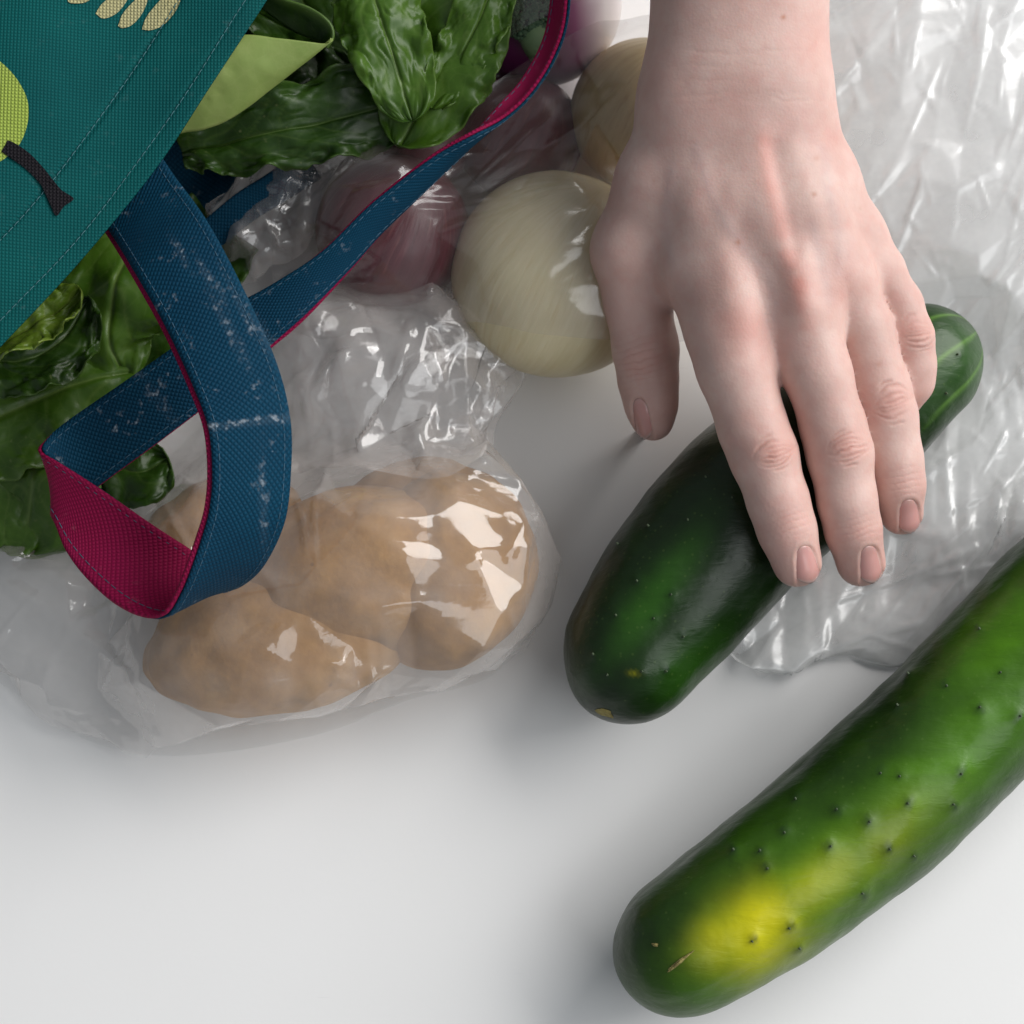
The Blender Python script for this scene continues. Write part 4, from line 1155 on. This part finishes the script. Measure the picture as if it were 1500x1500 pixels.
def sdf(p):
    arm = smin(chain(p, ARM[0], .01), chain(p, ARM[1], .01), .012)
    palm = arm
    pm = None
    for c in PALM[:4]:
        q = chain(p, c, .006)
        pm = q if pm is None else smin(pm, q, .006)
    pm = smin(pm, chain(p, PALM[5], .006), .006)
    pm = smin(pm, chain(p, PALM[6], .006), .006)
    pm = smin(pm, chain(p, PALM[4], .006), .007)
    palm = smin(palm, pm, .010)
    out = palm
    for c, k in zip(FING, KF):
        f = chain(p, c)
        out = np.minimum(out, smin(palm, f, k))
    # a little web between neighbouring fingers
    return out

def surface_nets(lo, hi, h):
    n = np.ceil((hi - lo) / h).astype(int) + 1
    ax = [lo[k] + h * np.arange(n[k]) for k in range(3)]
    # coarse pass marks the blocks that hold the surface
    f = np.full(n, 1.0, np.float32)
    st = 6
    cx = [np.arange(0, n[k], st) for k in range(3)]
    cg = np.stack(np.meshgrid(*[ax[k][np.minimum(cx[k] + st // 2, n[k] - 1)] for k in range(3)], indexing='ij'), -1)
    cd = sdf(cg)
    f[:] = np.sign(np.repeat(np.repeat(np.repeat(cd, st, 0), st, 1), st, 2)[:n[0], :n[1], :n[2]])
    near = np.argwhere(np.abs(cd) < h * st * 1.6)
    gi, gj, gk = np.meshgrid(np.arange(st), np.arange(st), np.arange(st), indexing='ij')
    loc = np.stack([gi, gj, gk], -1).reshape(-1, 3)
    idx = (near[:, None] * st + loc[None]).reshape(-1, 3)
    idx = idx[(idx < n).all(1)]
    for c in np.array_split(idx, max(1, len(idx) // 400000)):
        f[c[:, 0], c[:, 1], c[:, 2]] = sdf(lo + c * h)
    sgn = f < 0
    c = [f[a:n[0] - 1 + a, b:n[1] - 1 + b, d:n[2] - 1 + d] for a in (0, 1) for b in (0, 1) for d in (0, 1)]
    s = np.stack([q < 0 for q in c], -1)
    act = s.any(-1) & ~s.all(-1)
    ci = np.argwhere(act)
    vals = np.stack([q[act] for q in c], -1)
    off = np.array([(a, b, d) for a in (0, 1) for b in (0, 1) for d in (0, 1)], float)
    acc = np.zeros((len(ci), 3)); cnt = np.zeros(len(ci))
    for i in range(8):
        for j in range(i + 1, 8):
            if np.abs(off[i] - off[j]).sum() != 1: continue
            x = (vals[:, i] < 0) != (vals[:, j] < 0)
            t = np.where(x, vals[:, i] / np.where(x, vals[:, i] - vals[:, j], 1), 0)
            acc += np.where(x[:, None], off[i] + (off[j] - off[i]) * t[:, None], 0); cnt += x
    V = lo + (ci + acc / cnt[:, None]) * h
    vid = np.full(act.shape, -1); vid[act] = np.arange(len(ci))
    F = []
    for axn in range(3):
        o = [k for k in range(3) if k != axn]
        a = [slice(None)] * 3; b = [slice(None)] * 3
        a[axn] = slice(0, -1); b[axn] = slice(1, None)
        for k in o: a[k] = slice(1, -1); b[k] = slice(1, -1)
        e = sgn[tuple(a)] != sgn[tuple(b)]
        ins = sgn[tuple(a)]
        w = np.argwhere(e)
        base = w.copy(); base[:, o[0]] += 1; base[:, o[1]] += 1
        def q(d0, d1):
            z = base.copy(); z[:, o[0]] += d0; z[:, o[1]] += d1
            return vid[z[:, 0], z[:, 1], z[:, 2]]
        quad = np.stack([q(-1, -1), q(0, -1), q(0, 0), q(-1, 0)], -1)
        flip = ins[e] if axn != 1 else ~ins[e]
        quad[~flip] = quad[~flip][:, ::-1]
        F.append(quad)
    F = np.vstack(F)
    return V, F[(F >= 0).all(1)]

allj = np.array([q[0] for c in ARM + PALM + FING for q in c])
lo_ = allj.min(0) - .03; hi_ = allj.max(0) + .03
HV, HF = surface_nets(lo_, hi_, .0010)

def grad(p, e=.0004):
    g = np.stack([sdf(p + np.eye(3)[k] * e) - sdf(p - np.eye(3)[k] * e) for k in range(3)], -1)
    return g / (np.linalg.norm(g, axis=-1)[..., None] + 1e-9)
# smooth the net a little, then one subdivision, then back on the surface
def subdiv(V, F):
    e = np.sort(np.stack([F, np.roll(F, -1, 1)], -1).reshape(-1, 2), 1)
    ue, inv = np.unique(e, axis=0, return_inverse=True)
    inv = inv.reshape(-1, 4)
    em = V[ue].mean(1) ; fc = V[F].mean(1)
    ne, nv = len(ue), len(V)
    fi = nv + ne + np.arange(len(F)); ei = nv + inv
    out = [np.stack([F[:, k], ei[:, k], fi, ei[:, k - 1]], -1) for k in range(4)]
    return np.vstack([V, em, fc]), np.vstack(out)
def lap(V, F, it, w=.5):
    e = np.sort(np.stack([F, np.roll(F, -1, 1)], -1).reshape(-1, 2), 1)
    e = np.unique(e, axis=0)
    deg = np.bincount(e.ravel(), minlength=len(V))[:, None]
    for _ in range(it):
        acc = np.stack([np.bincount(e[:, 0], V[e[:, 1], k], len(V)) + np.bincount(e[:, 1], V[e[:, 0], k], len(V)) for k in range(3)], -1)
        V = V + w * (acc / deg - V)
    return V
HV = lap(HV, HF, 4)
HV, HF = subdiv(HV, HF)
HV = lap(HV, HF, 3)
N = grad(HV)
px, py = PX(HV)
face = np.clip((N @ (-FW)) * 2.2, 0, 1)                # the back of the hand
red = np.zeros(len(HV)); cre = np.zeros(len(HV)); mole = np.zeros(len(HV)); disp = np.zeros(len(HV))
def seg_d(x0, y0, x1, y1):
    dx, dy = x1 - x0, y1 - y0; L2 = dx * dx + dy * dy
    t = np.clip(((px - x0) * dx + (py - y0) * dy) / L2, 0, 1)
    return np.hypot(px - x0 - t * dx, py - y0 - t * dy), t
def poly_d(pts):
    D = np.full(len(px), 1e9)
    for (a, b), (c, d) in zip(pts[:-1], pts[1:]):
        q, _ = seg_d(a, b, c, d); D = np.minimum(D, q)
    return D
# tendons
for pts, amp, wd in (([(1118, 205), (1128, 260), (1145, 330), (1160, 390), (1174, 440)], .0003, 15), ([(1075, 270), (1062, 350), (1072, 440)], .0005, 20), ([(1165, 220), (1195, 310), (1222, 385)], .0006, 16), ([(1190, 230), (1225, 290), (1250, 340)], .0004, 14)):
    disp += amp * np.exp(-(poly_d(pts) / wd) ** 2) * face
disp -= .0007 * np.exp(-(poly_d([(1132, 215), (1150, 300), (1166, 370)]) / 14) ** 2) * face
disp -= .0010 * np.exp(-(poly_d([(1130, 400), (1130, 470)]) / 26) ** 2) * face
disp -= .0008 * np.exp(-(poly_d([(1200, 370), (1212, 430)]) / 18) ** 2) * face
disp += .0012 * np.exp(-(((px - 1088) / 36) ** 2 + ((py - 470) / 40) ** 2)) * face
disp += .0013 * np.exp(-(((px - 1180) / 24) ** 2 + ((py - 446) / 34) ** 2)) * face
disp += .0010 * np.exp(-(((px - 1238) / 24) ** 2 + ((py - 405) / 30) ** 2)) * face
red += .55 * np.exp(-(poly_d([(1120, 205), (1130, 265), (1148, 340)]) / 15) ** 2)
red += .80 * np.exp(-(poly_d([(1158, 375), (1172, 430), (1182, 470)]) / 16) ** 2) * (.75 + .6 * fbm(HV, 220, 3, 2))
red += .45 * np.exp(-(((px - 1085) / 38) ** 2 + ((py - 475) / 34) ** 2))
red += .25 * np.exp(-(((px - 1190) / 30) ** 2 + ((py - 60) / 40) ** 2)) + .22 * np.exp(-(((px - 1215) / 22) ** 2 + ((py - 205) / 20) ** 2))
red += .3 * np.exp(-(((px - 1235) / 30) ** 2 + ((py - 420) / 40) ** 2))
for (x, y, r_, a) in ((1081, 355, 4.5, .7), (1192, 285, 4, .6), (1195, 232, 5, .35), (1148, 25, 3.5, .9), (958, 265, 3, .3), (1287, 533, 4, .3), (1110, 265, 2.5, .2), (1260, 305, 3, .25)):
    mole = np.maximum(mole, a * np.exp(-((px - x) ** 2 + (py - y) ** 2) / r_ ** 2))
bl = np.zeros(len(HV))
for pts, wd in (([(1206, 215), (1216, 290), (1230, 350), (1226, 400)], 8), ([(1020, 215), (1045, 290), (1080, 350), (1125, 405), (1136, 470)], 9), ([(985, 250), (975, 320), (985, 380)], 9), ([(1190, 330), (1208, 395), (1216, 440)], 8)):
    bl = np.maximum(bl, np.exp(-(poly_d([tuple(q) for q in cr(np.array(pts, float), 14)]) / wd) ** 2) * face)
disp += .00012 * bl
# knuckles: (x, y, finger direction, half width, strength, which side of the finger they show on)
wn = fbm(HV, 160, 31, 3); wn2 = fbm(HV, 160, 37, 3)
ownf = np.stack([chain(HV, c) for c in FING], -1).argmin(-1)
for fi_, x, y, ax_, ay_, wd, k in ((0, 1133, 662, .33, 1, 36, 1.0), (1, 1240, 656, .28, 1, 36, 1.0), (2, 1306, 588, .28, 1, 32, 1.0), (3, 1344, 488, .35, 1, 24, .8),
                              (0, 1160, 768, .33, 1, 30, .5), (1, 1258, 778, .3, 1, 30, .5), (2, 1326, 706, .2, 1, 26, .5), (4, 937, 528, .25, 1, 34, .7)):
    l_ = math.hypot(ax_, ay_); ax_, ay_ = ax_ / l_, ay_ / l_
    a = ((px - x) * ax_ + (py - y) * ay_) + wn * 6; c = (-(px - x) * ay_ + (py - y) * ax_) + wn2 * 5
    on = (ownf == fi_) * face
    main = k > .6
    env = np.exp(-(a / (34 if main else 22)) ** 2 - (c / wd) ** 2) * on
    if main and fi_ != 4:
        lines = 0
        rk = np.random.default_rng(int(x))
        for a0, cv, wl in ((-19, 11, .7), (-9, 5, .8), (-2, 1, .55), (5, -3, 1.0), (12, -6, .6), (20, -10, .8), (29, -8, .35), (-29, 8, .3)):
            la = a - a0 - rk.uniform(-2, 2) - cv * (c / 24) ** 2 + (wn + wn2) * 3.5
            cc = c - rk.uniform(-7, 7)
            lines = np.maximum(lines, rk.uniform(.6, 1.1) * np.exp(-(la / 2.1) ** 2 - (cc / (30 * wl)) ** 4) * (1 + .8 * wn2))
        ext = np.exp(-(c / (wd * 1.1)) ** 4) * on
    else:
        wv = np.cos(a * 2 * math.pi / 9.5 + 1.0)
        lines = np.clip(wv, 0, 1) ** 4
        ext = env
    disp += .0011 * k * np.exp(-(a / 30) ** 2 - (c / 30) ** 2) * on - .00045 * k * lines * ext
    cre = np.maximum(cre, .62 * k * lines * ext)
    red += .42 * k * np.exp(-(a / 26) ** 2 - (c / 28) ** 2) * on
for fi_ in range(5):                                   # blood in the fingertips
    tip = FING[fi_][-1][0]
    red += .32 * np.exp(-(np.linalg.norm(HV - tip, axis=1) / .011) ** 2)
# wrist folds
for yy, xx0, xx1, amp in ((75, 1000, 1160, .5), (96, 985, 1130, .35), (138, 980, 1170, .5), (148, 1030, 1190, .5), (212, 1000, 1060, .3), (118, 990, 1120, .25)):
    line = yy + (px - 1080) * -.02 + wn * 9
    e_ = 1 / (1 + np.exp(-(px - xx0) / 14)) / (1 + np.exp((px - xx1) / 14))
    g = np.exp(-((py - line) / 3.2) ** 2) * e_ * face
    disp -= .00022 * amp * g; cre = np.maximum(cre, .20 * amp * g)
disp += .00035 * fbm(HV, 70, 41, 2)

# nails: four corners' outline in pixels -> (axis origin at cuticle, tip, half width cuticle, half width tip)
NAILS = [(0, (1178, 800), (1186, 853), 15, 19), (1, (1273, 800), (1278, 853), 15, 18), (2, (1331, 732), (1334, 780), 15, 17), (4, (934, 584), (945, 642), 12, 13)]
def nail_uv(x, y, nl):
    _, (x0, y0), (x1, y1), w0, w1 = nl
    L_ = math.hypot(x1 - x0, y1 - y0); ux, uy = (x1 - x0) / L_, (y1 - y0) / L_
    u = ((x - x0) * ux + (y - y0) * uy) / L_
    v = (-(x - x0) * uy + (y - y0) * ux) / (w0 + (w1 - w0) * np.clip(u, 0, 1))
    return u, v
for nl in NAILS:
    u, v = nail_uv(px, py, nl)
    rb = (np.abs(v) ** 3 + np.where(u < .5, np.abs((u - .5) / .5) ** 2.6, 0)) ** (1 / 2.8)
    on = (ownf == nl[0]) * np.clip((N @ (-FW)) * 4, 0, 1) * (u < 1.3)
    disp += on * (-.0005 * np.clip((1.05 - rb) / .12, 0, 1) + .00012 * np.exp(-((rb - 1.22) / .14) ** 2) * (u < 1))
    cre = np.maximum(cre, .38 * on * np.exp(-((rb - 1.04) / .07) ** 2) * (u < 1.0))
HV2 = HV + N * disp[:, None]
two = np.sort(np.stack([chain(HV, c) for c in FING], -1), -1)
seam = np.clip(1.8 - (two[:, 1] - two[:, 0]) / .0012, 0, 1)[:, None]
HV2 = HV2 * (1 - seam) + lap(HV2, HF, 14) * seam
red = np.clip(red, 0, 1) * (.25 + .75 * face)
hand = mesh('person', HV2, HF, M['skin'], attrs=dict(red=red, crease=cre, mole=mole, vein=bl))
tag(hand, 'bare pale left hand and wrist reaching in from the top, fingers resting on a cucumber', 'person')

def cast(x, y):
    """first point of the smooth hand seen at photo pixels"""
    o = np.broadcast_to(CAMP, (*np.shape(x), 3)).copy()
    d = P(x, y, 0) - o; d /= np.linalg.norm(d, axis=-1)[..., None]
    t = np.full(np.shape(x), .70)
    for _ in range(60):
        t = t + np.clip(sdf(o + d * t[..., None]), -.004, .02) * .9
    return o + d * t[..., None]
for nl in NAILS:
    fi_, (x0, y0), (x1, y1), w0, w1 = nl
    L_ = math.hypot(x1 - x0, y1 - y0); ux, uy = (x1 - x0) / L_, (y1 - y0) / L_
    uu, vv = np.meshgrid(np.linspace(0, 1, 24), np.linspace(-1, 1, 17), indexing='ij')
    # rounded cuticle and rounded tip
    ulen = uu * (1.02 - .13 * vv ** 2) + (1 - uu) * (.30 * np.abs(vv) ** 2.6)
    hw = (w0 + (w1 - w0) * uu) * (1 - .10 * np.clip((uu - .85) / .15, 0, 1) ** 2)
    X = x0 + ulen * L_ * ux - vv * hw * uy; Y = y0 + ulen * L_ * uy + vv * hw * ux
    p = cast(X, Y); n_ = grad(p)
    p = p + n_ * (-.00062 + .00062 * (1 - vv ** 2) + .00022 * uu)[..., None]
    o = mesh('fingernail', p, grid_faces(24, 17), M['nail'], hand, attrs=dict(tip=uu))
    so = o.modifiers.new('thickness', 'SOLIDIFY'); so.thickness = .0006; so.offset = -1
